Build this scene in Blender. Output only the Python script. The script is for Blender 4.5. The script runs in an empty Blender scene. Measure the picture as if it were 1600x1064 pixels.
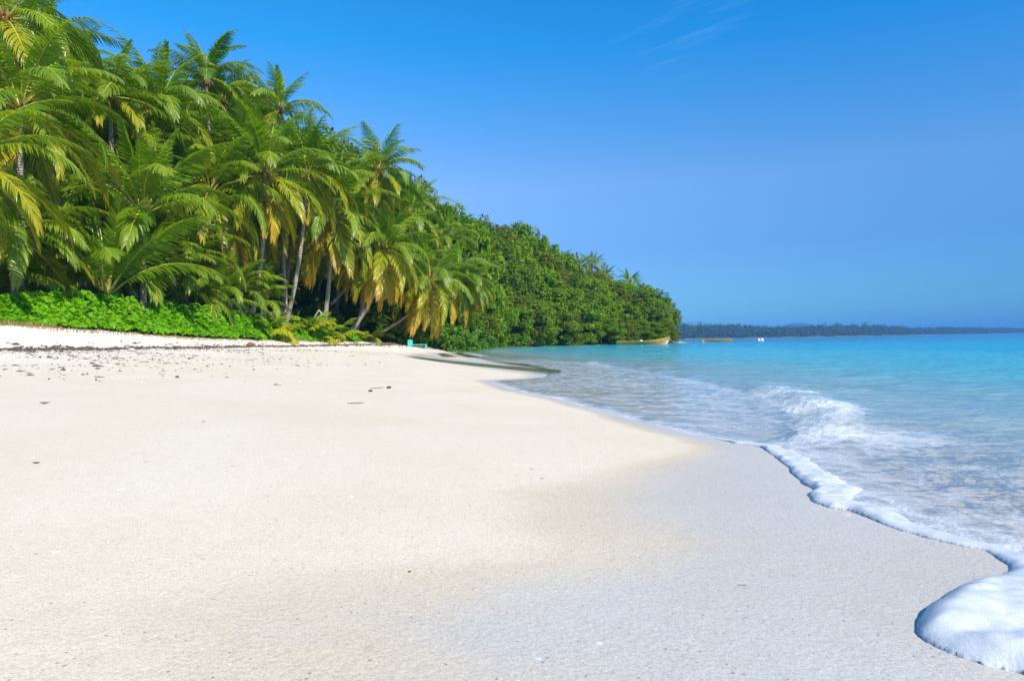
import bpy, math, random
import numpy as np
from mathutils import Vector, Matrix, Euler

rnd = random.Random(7)
sc = bpy.context.scene
col = sc.collection
R = math.radians
PI = math.pi

# ------------------------------------------------------------------ camera
FPX = 1067.0                       # focal length in photo pixels (photo 1600 wide)
CAM = Vector((0.0, 0.0, 0.75))
ROLL = math.atan(0.0178)
PITCH = math.atan(3.0 / FPX)
_r = Vector((math.cos(ROLL), 0, -math.sin(ROLL)))
_u = Vector((math.sin(ROLL), 0, math.cos(ROLL)))
_f = Vector((0, 1, 0))
_M = Matrix.Rotation(PITCH, 3, 'X')
cr, cu, cf = _M @ _r, _M @ _u, _M @ _f
cam_data = bpy.data.cameras.new("camera")
cam_data.sensor_width = 36.0
cam_data.lens = 36.0 * FPX / 1600.0
cam_data.clip_start = 0.05
cam_data.clip_end = 30000.0
cam = bpy.data.objects.new("camera", cam_data)
col.objects.link(cam)
m3 = Matrix((cr, cu, -cf)).transposed()
cam.matrix_world = Matrix.Translation(CAM) @ m3.to_4x4()
sc.camera = cam


def ray(px, py):
    return cf + cr * ((px - 800.0) / FPX) + cu * ((532.0 - py) / FPX)


def P(px, py, d):
    """world point seen at photo pixel (px, py) at distance d along +Y"""
    v = ray(px, py)
    return CAM + v * (d / v.y)


def G(px, py, z=0.0):
    """world point on the horizontal plane z"""
    v = ray(px, py)
    return CAM + v * ((z - CAM.z) / v.z)


# ------------------------------------------------------------------ noise
def vnoise(x, y, seed=0.0):
    x = np.asarray(x, float); y = np.asarray(y, float)
    xi = np.floor(x); yi = np.floor(y)
    fx = x - xi; fy = y - yi
    fx = fx * fx * (3 - 2 * fx); fy = fy * fy * (3 - 2 * fy)

    def h(a, b):
        v = np.sin(a * 127.1 + b * 311.7 + seed * 74.7) * 43758.5453
        return v - np.floor(v)
    return (h(xi, yi) * (1 - fx) + h(xi + 1, yi) * fx) * (1 - fy) + (h(xi, yi + 1) * (1 - fx) + h(xi + 1, yi + 1) * fx) * fy


def fbm(x, y, seed=0.0, octv=4):
    s = 0.0; a = 0.5; f = 1.0
    for k in range(octv):
        s = s + a * (vnoise(x * f, y * f, seed + k * 3.1) * 2 - 1)
        a *= 0.5; f *= 2.03
    return s


def sstep(a, b, x):
    t = np.clip((np.asarray(x, float) - a) / (b - a), 0, 1)
    return t * t * (3 - 2 * t)


# ------------------------------------------------------------------ beach geometry (plan view)
def knots(pairs):
    a = np.array(pairs, float)
    return lambda y: np.interp(y, a[:, 0], a[:, 1])


XS = knots([(-200, 30), (-50, 6), (-10, 2.6), (0, 1.95), (2, 1.9), (4.65, 1.95), (8, 1.15), (13, .3), (18, .45), (25, -.6), (35, -2.4), (45, -3.9),
            (60, -5.6), (80, -6.5), (115, -7.5), (400, -9)])
XW = knots([(-200, 0), (-50, -13), (10, -13), (17, -13), (35, -13.2), (42, -11.8), (50, -9.7), (65, -8.0), (90, -8.4), (400, -11)])
_front = [(1640, 1078), (1600, 1057), (1540, 1046), (1490, 1031), (1450, 1013), (1431, 997), (1432, 978), (1448, 952), (1475, 932), (1510, 914), (1548, 900),
          (1574, 888), (1578, 876), (1560, 864), (1540, 852), (1508, 847), (1460, 838), (1410, 826), (1380, 816), (1345, 801), (1328, 794), (1300, 792), (1271, 782),
          (1264, 770), (1269, 760), (1252, 752), (1240, 738), (1226, 723), (1214, 713), (1200, 702), (1186, 694), (1150, 690), (1120, 683), (1060, 672), (1025, 662), (990, 655),
          (950, 642), (905, 632), (880, 624), (840, 617), (800, 610), (782, 603), (770, 597)]
FRONT = np.array([[*G(x, y, 0.03)][:2] for x, y in _front])
_fr = FRONT[np.argsort(FRONT[:, 1])]
XF_near = lambda y: np.interp(y, _fr[:, 1], _fr[:, 0])
XF_far = knots([(13, -.4), (13.6, .1), (14.6, .7), (17.6, .95), (24, .1), (30, -1.1), (47, -3.6), (66, -5.6), (90, -6.4), (115, -7.3), (400, -8.5)])
YT = float(_fr[-1, 1])


def XF(y):
    y = np.asarray(y, float)
    a = np.where(y <= YT, XF_near(y), XF_far(y))
    return np.where(y < 1.1, XF_near(1.1) + (1.1 - y) * .35, a)


XB = knots([(3.8, 1.62), (4.65, 1.8), (5.7, 2.3), (6.5, 2.72), (8.7, 3.1), (11.4, 3.3), (15, 3.3), (21, 2.9), (30, 1.2), (50, -2), (100, -6)])
HB = knots([(4.3, 0), (4.8, .02), (5.7, .06), (6.5, .06), (7.4, .085), (8.7, .10), (10, .09), (12, .07), (15, .05), (19, .07), (21, .1), (24, .05), (30, .03), (60, .03), (90, 0)])

HEAD = np.array([(-40, 100), (-14, 104), (-6, 108), (6, 117), (18, 126), (30, 135), (36, 141), (39, 150), (30, 185), (-10, 230), (-60, 260)], float)


def head_dist(X, Y):
    """signed distance to the headland shore (positive inside)"""
    X = np.asarray(X, float); Y = np.asarray(Y, float)
    best = np.full(X.shape, 1e9); inside = np.zeros(X.shape, bool)
    poly = np.vstack([HEAD, [(-200, 260), (-200, 100)]])
    n = len(poly)
    for i in range(n):
        a = poly[i]; b = poly[(i + 1) % n]
        ab = b - a
        t = np.clip(((X - a[0]) * ab[0] + (Y - a[1]) * ab[1]) / (ab @ ab), 0, 1)
        d = np.hypot(X - a[0] - t * ab[0], Y - a[1] - t * ab[1])
        best = np.minimum(best, d)
        c = ((a[1] > Y) != (b[1] > Y)) & (X < (b[0] - a[0]) * (Y - a[1]) / (b[1] - a[1] + 1e-12) + a[0])
        inside ^= c
    return np.where(inside, best, -best)


POOL = np.array([(1.15, 17.0), (.55, 18.6), (-1.0, 23.0), (-3.0, 29.5), (-5.2, 37.5), (-6.6, 43)], float)
POOL2 = np.array([(-3.4, 37), (-4.6, 46), (-5.6, 53)], float)


def seg_dist(X, Y, pts):
    best = np.full(np.shape(X), 1e9)
    for a, b in zip(pts[:-1], pts[1:]):
        ab = b - a
        t = np.clip(((X - a[0]) * ab[0] + (Y - a[1]) * ab[1]) / (ab @ ab), 0, 1)
        best = np.minimum(best, np.hypot(X - a[0] - t * ab[0], Y - a[1] - t * ab[1]))
    return best


def land(X, Y):
    X = np.atleast_1d(np.asarray(X, float)); Y = np.atleast_1d(np.asarray(Y, float))
    s = XS(Y) - X
    w1 = np.maximum(XS(Y) - XW(Y), 1.2)
    t = np.clip(s / w1, 0, 1)
    z = .77 * (t ** 1.08)
    bh = np.interp(Y, [10, 16, 22, 27, 33, 40, 50, 70], [.62, .70, .84, .78, .60, .50, .48, .45])
    z = np.where(s > w1, .77 + bh * sstep(0, 3.4, s - w1) + .02 * np.clip(s - w1 - 3, 0, 60), z)
    off = np.where(s < 0, -s, 0)
    zs = -.045 * np.minimum(off, 12) - .028 * np.clip(off - 12, 0, 60) - .004 * np.clip(off - 72, 0, 400)
    z = np.where(s < 0, zs, z)
    z = np.maximum(z, -3.5)
    near = (Y > 60) & (Y < 400)
    if near.any():
        hd = head_dist(X[near], Y[near])
        zh = np.clip(np.where(hd > 0, .16 * hd, .12 * hd), -4, 2.4)
        z[near] = np.maximum(z[near], zh)
    pd = np.minimum(seg_dist(X, Y, POOL) - .10, seg_dist(X, Y, POOL2) - .05)
    z = z * sstep(.0, 1.5, pd) + (1 - sstep(-.05, .55, pd)) * -.03
    # small lumps in the loose dry sand, almost none on the smooth foreshore
    rough = sstep(.30, .62, z)
    fade = 1 - sstep(70, 140, Y)
    z = z + fade * rough * (.030 * fbm(X * .9, Y * .9, 2.0) + .022 * fbm(X * 3.1, Y * 3.1, 5.0, 3))
    z = z + fade * .012 * fbm(X * .35, Y * .35, 9.0, 2) * sstep(0.02, .2, z)
    return z


def land1(x, y):
    return float(land([x], [y])[0])


# ------------------------------------------------------------------ mesh helpers
def np_mesh(name, V, Q, mats=(), attrs=None, smooth=True, mat_idx=None):
    """V (n,3), Q (m,3|4) ints"""
    me = bpy.data.meshes.new(name)
    V = np.asarray(V, np.float32); Q = np.asarray(Q, np.int32)
    k = Q.shape[1]
    me.vertices.add(len(V)); me.vertices.foreach_set("co", V.ravel())
    me.loops.add(Q.size); me.loops.foreach_set("vertex_index", Q.ravel())
    me.polygons.add(len(Q))
    me.polygons.foreach_set("loop_start", np.arange(0, Q.size, k, dtype=np.int32))
    me.polygons.foreach_set("loop_total", np.full(len(Q), k, np.int32))
    if mat_idx is not None:
        me.polygons.foreach_set("material_index", np.asarray(mat_idx, np.int32))
    me.polygons.foreach_set("use_smooth", np.full(len(Q), smooth, bool))
    for m in mats:
        me.materials.append(m)
    for an, av in (attrs or {}).items():
        a = me.attributes.new(an, 'FLOAT', 'POINT')
        a.data.foreach_set("value", np.asarray(av, np.float32).ravel())
    me.update(calc_edges=True)
    me.validate()
    return me


def obj(name, me, parent=None, loc=None):
    o = bpy.data.objects.new(name, me)
    col.objects.link(o)
    if parent is not None:
        o.parent = parent
    if loc is not None:
        o.location = loc
    return o


def tag(o, label=None, cat=None, group=None, kind=None):
    if label: o['label'] = label
    if cat: o['category'] = cat
    if group: o['group'] = group
    if kind: o['kind'] = kind
    return o


def empty(name, loc, label, cat, group=None):
    o = bpy.data.objects.new(name, None)
    o.empty_display_size = .2
    col.objects.link(o)
    o.location = loc
    return tag(o, label, cat, group)


class MB:
    """collects simple solids into one mesh"""
    def __init__(s): s.v = []; s.f = []; s.m = []

    def add(s, vs, fs, mi=0):
        o = len(s.v)
        s.v += [tuple(v) for v in vs]
        s.f += [tuple(i + o for i in f) for f in fs]
        s.m += [mi] * len(fs)

    def box(s, c, size, mi=0, rot=None):
        c = Vector(c); hx, hy, hz = (q / 2 for q in size)
        b = min(hx, hy, hz) * .18
        vs = []
        for sz in (-1, 1):
            for sx, sy in ((-1, -1), (1, -1), (1, 1), (-1, 1)):
                vs.append(Vector((sx * (hx - b), sy * (hy - b), sz * hz)))
        ring = []
        for sz in (-1, 1):
            for sx, sy in ((-1, -1), (1, -1), (1, 1), (-1, 1)):
                ring.append(Vector((sx * hx, sy * hy, sz * (hz - b))))
        vs += ring
        if rot is not None: vs = [rot @ v for v in vs]
        vs = [v + c for v in vs]
        fs = [(3, 2, 1, 0), (4, 5, 6, 7)]
        for i in range(4):
            j = (i + 1) % 4
            fs += [(i, j, 8 + j, 8 + i), (8 + i, 8 + j, 12 + j, 12 + i), (12 + i, 12 + j, 4 + j, 4 + i)]
        s.add(vs, fs, mi)

    def tube(s, pts, rad, n=8, mi=0):
        pts = [Vector(p) for p in pts]
        rs = rad if hasattr(rad, '__len__') else [rad] * len(pts)
        vs = []; fs = []
        for i, p in enumerate(pts):
            t = (pts[min(i + 1, len(pts) - 1)] - pts[max(i - 1, 0)]).normalized()
            a = t.cross(Vector((.31, .95, .07)))
            if a.length < .05: a = t.cross(Vector((1, 0, 0)))
            a.normalize(); b = t.cross(a)
            for k in range(n):
                an = 2 * PI * k / n
                vs.append(p + (a * math.cos(an) + b * math.sin(an)) * rs[i])
        for i in range(len(pts) - 1):
            for k in range(n):
                k2 = (k + 1) % n
                fs.append((i * n + k, i * n + k2, (i + 1) * n + k2, (i + 1) * n + k))
        fs.append(tuple(range(n - 1, -1, -1)))
        fs.append(tuple((len(pts) - 1) * n + k for k in range(n)))
        s.add(vs, fs, mi)

    def mesh(s, name, mats, smooth=False):
        me = bpy.data.meshes.new(name)
        me.from_pydata(s.v, [], s.f)
        for m in mats: me.materials.append(m)
        me.polygons.foreach_set("material_index", s.m)
        me.polygons.foreach_set("use_smooth", [smooth] * len(s.f))
        me.update()
        return me


# ------------------------------------------------------------------ materials
class NT:
    def __init__(s, name):
        s.mat = bpy.data.materials.new(name)
        s.mat.use_nodes = True
        s.t = s.mat.node_tree
        s.t.nodes.clear()
        s.out = s.n('ShaderNodeOutputMaterial')

    def n(s, typ, **kw):
        nd = s.t.nodes.new(typ)
        for k, v in kw.items():
            if k.startswith('_'): setattr(nd, k[1:], v)
            else:
                key = int(k[1:]) if k[0] == 'i' and k[1:].isdigit() else k
                if key not in nd.inputs if isinstance(key, str) else False: key = key.replace('_', ' ')
                s.set(nd.inputs[key], v)
        return nd

    def set(s, inp, v):
        if isinstance(v, bpy.types.NodeSocket): s.t.links.new(v, inp)
        elif isinstance(v, bpy.types.Node): s.t.links.new(v.outputs[0], inp)
        else:
            if hasattr(inp.default_value, '__len__') and len(inp.default_value) == 4 and len(v) == 3: v = (*v, 1)
            inp.default_value = v

    def math(s, op, a, b=None, c=None, clamp=False):
        nd = s.t.nodes.new('ShaderNodeMath'); nd.operation = op; nd.use_clamp = clamp
        s.set(nd.inputs[0], a)
        if b is not None: s.set(nd.inputs[1], b)
        if c is not None: s.set(nd.inputs[2], c)
        return nd.outputs[0]

    def mix(s, fac, a, b, blend='MIX'):
        nd = s.t.nodes.new('ShaderNodeMix'); nd.data_type = 'RGBA'; nd.blend_type = blend; nd.clamp_factor = True
        s.set(nd.inputs[0], fac); s.set(nd.inputs[6], a); s.set(nd.inputs[7], b)
        return nd.outputs[2]

    def ramp(s, fac, stops, interp='LINEAR'):
        nd = s.t.nodes.new('ShaderNodeValToRGB')
        cr_ = nd.color_ramp; cr_.interpolation = interp
        while len(cr_.elements) < len(stops): cr_.elements.new(.5)
        for e, (p, c) in zip(cr_.elements, stops):
            e.position = p
            e.color = (c, c, c, 1) if not hasattr(c, '__len__') else (*c, 1)
        s.set(nd.inputs[0], fac)
        return nd.outputs[0]

    def step(s, v, a, b):
        nd = s.t.nodes.new('ShaderNodeMapRange'); nd.interpolation_type = 'SMOOTHSTEP'
        s.set(nd.inputs[0], v); nd.inputs[1].default_value = a; nd.inputs[2].default_value = b
        return nd.outputs[0]

    def attr(s, name):
        nd = s.t.nodes.new('ShaderNodeAttribute'); nd.attribute_name = name
        return nd.outputs['Fac']

    def pos(s):
        return s.t.nodes.new('ShaderNodeNewGeometry').outputs['Position']

    def noise(s, vec, scale, detail=3, rough=.5, dist=0.0):
        nd = s.t.nodes.new('ShaderNodeTexNoise')
        s.set(nd.inputs['Vector'], vec)
        nd.inputs['Scale'].default_value = scale; nd.inputs['Detail'].default_value = detail
        nd.inputs['Roughness'].default_value = rough; nd.inputs['Distortion'].default_value = dist
        return nd

    def voro(s, vec, scale, feature='F1', rand=1.0):
        nd = s.t.nodes.new('ShaderNodeTexVoronoi'); nd.feature = feature
        s.set(nd.inputs['Vector'], vec); nd.inputs['Scale'].default_value = scale
        nd.inputs['Randomness'].default_value = rand
        return nd

    def mapv(s, vec, scale=(1, 1, 1), rot=(0, 0, 0), loc=(0, 0, 0)):
        nd = s.t.nodes.new('ShaderNodeMapping')
        s.set(nd.inputs[0], vec); nd.inputs[1].default_value = loc; nd.inputs[2].default_value = rot; nd.inputs[3].default_value = scale
        return nd.outputs[0]

    def bump(s, height, strength, dist, normal=None):
        nd = s.t.nodes.new('ShaderNodeBump')
        s.set(nd.inputs['Height'], height)
        s.set(nd.inputs['Strength'], strength)
        nd.inputs['Distance'].default_value = dist
        if normal is not None: s.set(nd.inputs['Normal'], normal)
        return nd.outputs[0]

    def bsdf(s, **kw):
        nd = s.t.nodes.new('ShaderNodeBsdfPrincipled')
        for k, v in kw.items(): s.set(nd.inputs[k.replace('_', ' ')], v)
        return nd

    def done(s, shader):
        s.t.links.new(shader.outputs[0] if isinstance(shader, bpy.types.Node) else shader, s.out.inputs[0])
        return s.mat


def mat_sand():
    t = NT('sand'); p = t.pos()
    wet = t.attr('wet'); dry = t.attr('loose')
    big = t.noise(p, .8, 4).outputs[0]
    mid = t.noise(p, 14, 3, .6).outputs[0]
    base = t.mix(t.step(big, .3, .7), (.735, .63, .475), (.775, .68, .535))
    base = t.mix(t.math('MULTIPLY', dry, .75), base, (.82, .76, .67))
    base = t.mix(t.math('MULTIPLY', t.step(mid, .35, .75), .16), base, (.56, .46, .35))
    # single grains: pale, tan, grey and dark
    g1 = t.voro(p, 330).outputs['Color']
    sep = t.n('ShaderNodeSeparateColor'); t.set(sep.inputs[0], g1)
    grain = t.ramp(sep.outputs[0], [(0, .50), (.12, .74), (.45, 1.0), (.85, 1.05), (1, 1.25)])
    base = t.mix(.62, base, t.mix(1.0, base, grain, 'MULTIPLY'))
    tan = t.math('GREATER_THAN', sep.outputs[1], .9)
    base = t.mix(t.math('MULTIPLY', tan, .35), base, (.62, .46, .32))
    g2 = t.voro(p, 95)
    sep2 = t.n('ShaderNodeSeparateColor'); t.set(sep2.inputs[0], g2.outputs['Color'])
    spot = t.math('MULTIPLY', t.math('GREATER_THAN', sep2.outputs[0], .965), t.math('LESS_THAN', g2.outputs['Distance'], .34))
    base = t.mix(t.math('MULTIPLY', spot, .7), base, t.ramp(sep2.outputs[1], [(0, (.2, .17, .15)), (.5, (.46, .36, .28)), (.7, (.9, .87, .82)), (1, (.95, .93, .9))], 'CONSTANT'))
    g3 = t.voro(p, 22)
    sep3 = t.n('ShaderNodeSeparateColor'); t.set(sep3.inputs[0], g3.outputs['Color'])
    chip = t.math('MULTIPLY', t.math('GREATER_THAN', sep3.outputs[0], t.math('SUBTRACT', .985, t.math('MULTIPLY', dry, .36))), t.math('LESS_THAN', g3.outputs['Distance'], .27))
    base = t.mix(t.math('MULTIPLY', chip, .75), base, t.ramp(sep3.outputs[1], [(0, (.30, .25, .20)), (.25, (.62, .5, .36)), (.5, (.95, .93, .88)), (.8, (.7, .66, .6))], 'CONSTANT'))
    # wet sand is darker and greyer; the reflected sky's blue is tinted in
    wn = t.math('ADD', wet, t.math('MULTIPLY', t.math('SUBTRACT', t.noise(p, 3.2, 5, .6).outputs[0], .5), .35))
    wf = t.step(wn, .02, .98)
    wfac = t.math('MULTIPLY', wf, t.step(wet, .0, .1))
    base = t.mix(t.step(wfac, 0, .4), base, t.mix(1.0, base, (.875, .85, .81), 'MULTIPLY'))
    base = t.mix(t.step(wfac, .3, 1), base, t.mix(1.0, base, (.845, .94, 1.14), 'MULTIPLY'))
    rough = t.math('SUBTRACT', .9, t.math('MULTIPLY', wfac, .42))
    h = t.math('ADD', t.math('MULTIPLY', sep.outputs[2], .5), t.math('MULTIPLY', t.noise(p, 60, 3).outputs[0], 1.4))
    h = t.math('ADD', h, t.math('MULTIPLY', t.noise(p, 9, 4).outputs[0], t.math('ADD', .8, t.math('MULTIPLY', dry, 9))))
    nb = t.bump(h, .5, .0045)
    b = t.bsdf(Base_Color=base, Roughness=rough, Normal=nb, IOR=1.4)
    t.set(b.inputs['Specular IOR Level'], t.math('ADD', .15, t.math('MULTIPLY', wfac, .45)))
    return t.done(b)


def mat_water():
    t = NT('sea_water'); p = t.pos()
    dep = t.attr('depth'); fo = t.attr('foam'); calm = t.attr('chop')
    murk = t.noise(t.mapv(p, (.10, .22, 1)), 1.0, 3).outputs[0]
    d2 = t.math('MULTIPLY', dep, t.math('ADD', .65, t.math('MULTIPLY', murk, .7)))
    body = t.ramp(t.math('DIVIDE', d2, 3.0), [(0, (.64, .67, .74)), (.035, (.47, .68, .74)), (.12, (.12, .57, .66)), (.30, (.0, .34, .50)), (.6, (.0, .25, .46)), (1, (.0, .19, .42))])
    alpha = t.ramp(t.math('DIVIDE', d2, 1.2), [(0, .24), (.03, .26), (.1, .34), (.3, .62), (.6, .88), (1, 1)])
    # ripples
    q = t.mapv(p, (1.0, 1.35, 1), (0, 0, R(24)))
    n1 = t.noise(q, 2.4, 4, .55, .4).outputs[0]
    n2 = t.noise(q, 9.0, 3, .5, .6).outputs[0]
    n3 = t.noise(q, .55, 3, .5).outputs[0]
    h = t.math('ADD', t.math('MULTIPLY', n1, 1.0), t.math('ADD', t.math('MULTIPLY', n2, .25), t.math('MULTIPLY', n3, 1.6)))
    nb = t.bump(h, t.math('MULTIPLY', calm, .8), .09)
    b = t.bsdf(Base_Color=body, Roughness=.07, IOR=1.333, Normal=nb)
    b.inputs['Specular IOR Level'].default_value = .14
    # depth 0: only the reflection stays, the sand shows through
    tr = t.n('ShaderNodeBsdfTransparent')
    tr.inputs[0].default_value = (.965, .985, .985, 1)
    gl = t.n('ShaderNodeBsdfGlossy'); gl.inputs['Roughness'].default_value = .06
    t.set(gl.inputs['Normal'], nb)
    fr = t.n('ShaderNodeFresnel'); fr.inputs[0].default_value = 1.30; t.set(fr.inputs[1], nb)
    clear = t.n('ShaderNodeMixShader'); t.set(clear.inputs[0], fr); t.set(clear.inputs[1], tr); t.set(clear.inputs[2], gl)
    mx = t.n('ShaderNodeMixShader'); t.set(mx.inputs[0], alpha); t.set(mx.inputs[1], clear); t.set(mx.inputs[2], b)
    # foam lace
    wn = t.noise(p, 3.0, 3).outputs['Color']
    wv = t.n('ShaderNodeVectorMath', _operation='MULTIPLY_ADD'); t.set(wv.inputs[0], wn); wv.inputs[1].default_value = (.28, .28, .0); t.set(wv.inputs[2], p)
    e1 = t.voro(wv.outputs[0], 5.5, 'DISTANCE_TO_EDGE').outputs['Distance']
    e2 = t.voro(wv.outputs[0], 17, 'DISTANCE_TO_EDGE').outputs['Distance']
    lace = t.math('ADD', t.math('MULTIPLY', t.math('SUBTRACT', 1, t.step(e1, 0, .30)), .62), t.math('MULTIPLY', t.math('SUBTRACT', 1, t.step(e2, .0, .34)), .34))
    blot = t.noise(t.mapv(p, (1.0, 1.0, 1), (0, 0, R(15))), 2.6, 6, .68, .5).outputs[0]
    fine = t.noise(p, 26, 4, .7).outputs[0]
    v = t.math('ADD', t.math('MULTIPLY', lace, .26), t.math('ADD', t.math('MULTIPLY', blot, .80), t.math('MULTIPLY', fine, .16)))
    thr = t.math('SUBTRACT', 1.02, t.math('MULTIPLY', fo, .92))
    ff = t.math('DIVIDE', t.math('SUBTRACT', v, thr), .48, clamp=True)
    ff = t.math('MULTIPLY', ff, t.step(fo, .02, .12))
    fb = t.bump(t.math('ADD', t.math('MULTIPLY', t.voro(p, 60).outputs['Distance'], .5), t.math('MULTIPLY', t.noise(p, 18, 4).outputs[0], 2)), .6, .015)
    foam = t.bsdf(Base_Color=(.68, .70, .715), Roughness=.55, Normal=fb)
    mf = t.n('ShaderNodeMixShader'); t.set(mf.inputs[0], t.math('MULTIPLY', ff, .93)); t.set(mf.inputs[1], mx); t.set(mf.inputs[2], foam)
    return t.done(mf)


def mat_foam():
    t = NT('foam'); p = t.pos()
    v1 = t.voro(p, 130).outputs['Distance']
    v2 = t.voro(p, 330).outputs['Distance']
    n = t.noise(p, 26, 4, .6).outputs[0]
    h = t.math('ADD', t.math('ADD', t.math('MULTIPLY', v1, .5), t.math('MULTIPLY', v2, .3)), t.math('MULTIPLY', n, 1.5))
    nb = t.bump(h, .24, .0035)
    c = t.mix(t.step(t.noise(p, 11, 4, .6).outputs[0], .35, .7), (.57, .60, .63), (.70, .71, .715))
    c = t.mix(t.math('MULTIPLY', t.math('GREATER_THAN', t.voro(p, 210).outputs['Distance'], .52), .35), c, (.42, .46, .50))
    b = t.bsdf(Base_Color=c, Roughness=.42, Normal=nb)
    # thin at its edges: the bubbles part there and the sand or water shows through
    bod = t.attr('body')
    hole = t.math('ADD', t.math('MULTIPLY', t.noise(p, 38, 4, .65).outputs[0], .8), t.math('MULTIPLY', t.voro(p, 75).outputs['Distance'], .45))
    al = t.step(t.math('SUBTRACT', t.math('MULTIPLY', bod, 1.5), hole), -.05, .28)
    tr = t.n('ShaderNodeBsdfTransparent')
    mx = t.n('ShaderNodeMixShader'); t.set(mx.inputs[0], al); t.set(mx.inputs[1], tr); t.set(mx.inputs[2], b)
    return t.done(mx)


def mat_leaf(name, c1, c2, c3, rough=.45, trans=.3, nscale=.35, spec=.4):
    """foliage: colour varies by object and slowly through the plant"""
    t = NT(name); p = t.pos()
    oi = t.n('ShaderNodeObjectInfo')
    nz = t.noise(p, nscale, 3).outputs[0]
    fine = t.noise(p, nscale * 14, 2).outputs[0]
    f = t.math('ADD', t.math('MULTIPLY', t.step(nz, .3, .7), .55), t.math('MULTIPLY', oi.outputs['Random'], .45))
    base = t.mix(f, c1, c2)
    base = t.mix(t.math('MULTIPLY', t.step(fine, .52, .75), .7), base, c3)
    b = t.bsdf(Base_Color=base, Roughness=rough)
    b.inputs['Specular IOR Level'].default_value = spec
    tl = t.n('ShaderNodeBsdfTranslucent')
    t.set(tl.inputs[0], t.mix(1.0, base, (1.5, 1.35, .5), 'MULTIPLY'))
    mx = t.n('ShaderNodeMixShader'); t.set(mx.inputs[0], trans); t.set(mx.inputs[1], b); t.set(mx.inputs[2], tl)
    return t.done(mx)


def mat_frond(name, c1, c2, tip, rough=.36, trans=.36):
    """palm leaflets: colour shifts along the frond towards the tip (attribute along)"""
    t = NT(name); p = t.pos()
    oi = t.n('ShaderNodeObjectInfo')
    along = t.attr('along')
    base = t.mix(oi.outputs['Random'], c1, c2)
    nz = t.noise(p, 1.6, 3).outputs[0]
    base = t.mix(t.math('MULTIPLY', t.step(t.math('ADD', along, t.math('MULTIPLY', t.math('SUBTRACT', nz, .5), .8)), .55, 1.15), .8), base, tip)
    b = t.bsdf(Base_Color=base, Roughness=rough)
    b.inputs['Specular IOR Level'].default_value = .5
    tl = t.n('ShaderNodeBsdfTranslucent')
    t.set(tl.inputs[0], t.mix(1.0, base, (1.5, 1.4, .5), 'MULTIPLY'))
    mx = t.n('ShaderNodeMixShader'); t.set(mx.inputs[0], trans); t.set(mx.inputs[1], b); t.set(mx.inputs[2], tl)
    return t.done(mx)


def mat_plain(name, c1, c2, scale=6, rough=.6, bump=.3, dist=.01, spec=.4, stretch=(1, 1, 1)):
    t = NT(name)
    tc = t.n('ShaderNodeTexCoord').outputs['Object']
    q = t.mapv(tc, stretch)
    nz = t.noise(q, scale, 5, .6).outputs[0]
    base = t.mix(t.step(nz, .32, .68), c1, c2)
    b = t.bsdf(Base_Color=base, Roughness=rough, Normal=t.bump(nz, bump, dist))
    b.inputs['Specular IOR Level'].default_value = spec
    return t.done(b)


def mat_trunk():
    t = NT('palm_bark')
    tc = t.n('ShaderNodeTexCoord').outputs['Object']
    z = t.attr('along')
    ring = t.math('SINE', t.math('MULTIPLY', t.math('ADD', z, t.math('MULTIPLY', t.noise(tc, 2, 2).outputs[0], .12)), 62))
    nz = t.noise(tc, 5, 5, .65).outputs[0]
    base = t.mix(t.step(nz, .3, .7), (.25, .205, .165), (.43, .37, .31))
    base = t.mix(t.math('MULTIPLY', t.step(ring, .45, .95), .6), base, (.13, .10, .08))
    b = t.bsdf(Base_Color=base, Roughness=.85, Normal=t.bump(t.math('ADD', ring, nz), .6, .02))
    return t.done(b)


M = {}
M['sand'] = mat_sand()
M['water'] = mat_water()
M['foam'] = mat_foam()
M['bark'] = mat_trunk()
M['wood'] = mat_plain('tree_bark', (.12, .09, .07), (.24, .19, .15), 9, .85, .5, .02, stretch=(1, 1, .3))
M['rachis'] = mat_plain('frond_rib', (.44, .42, .05), (.52, .46, .08), 3, .45, .1)
M['rachis_old'] = mat_plain('old_frond_rib', (.52, .40, .06), (.48, .30, .08), 3, .5, .1)
M['frond_young'] = mat_frond('frond_young', (.14, .30, .006), (.25, .40, .010), (.22, .32, .03))
M['frond_mid'] = mat_frond('frond_mid', (.115, .235, .005), (.235, .345, .008), (.21, .27, .03))
M['frond_old'] = mat_frond('frond_old', (.22, .31, .010), (.34, .37, .012), (.50, .38, .02))
M['frond_yellow'] = mat_frond('frond_yellow', (.38, .36, .016), (.54, .42, .02), (.56, .28, .03))
M['frond_dead'] = mat_frond('frond_dead', (.30, .17, .07), (.22, .11, .05), (.35, .24, .13), .7, .12)
M['fibre'] = mat_plain('palm_fibre', (.16, .075, .03), (.34, .18, .07), 12, .9, .6, .02, stretch=(1, 1, .25))
M['nut_green'] = mat_plain('nut_green', (.17, .20, .03), (.28, .26, .05), 4, .45, .1)
M['nut_orange'] = mat_plain('nut_orange', (.45, .16, .03), (.52, .24, .05), 4, .45, .1)
M['leaf_mid'] = mat_leaf('leaf_mid', (.115, .235, .003), (.20, .33, .004), (.31, .39, .006), .6, .36, .35, .12)
M['leaf_olive'] = mat_leaf('leaf_olive', (.105, .155, .008), (.17, .215, .010), (.25, .23, .02), .6, .36, .35, .12)
M['leaf_dark'] = mat_leaf('leaf_dark', (.07, .150, .004), (.125, .205, .005), (.19, .25, .007), .6, .32, .35, .12)
M['leaf_bright'] = mat_leaf('leaf_bright', (.08, .21, .010), (.12, .27, .012), (.18, .29, .02), .5, .34, .35, .3)
M['vine'] = mat_leaf('vine_leaf', (.12, .36, .004), (.20, .43, .006), (.30, .47, .01), .5, .34, 1.2, .15)
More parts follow.
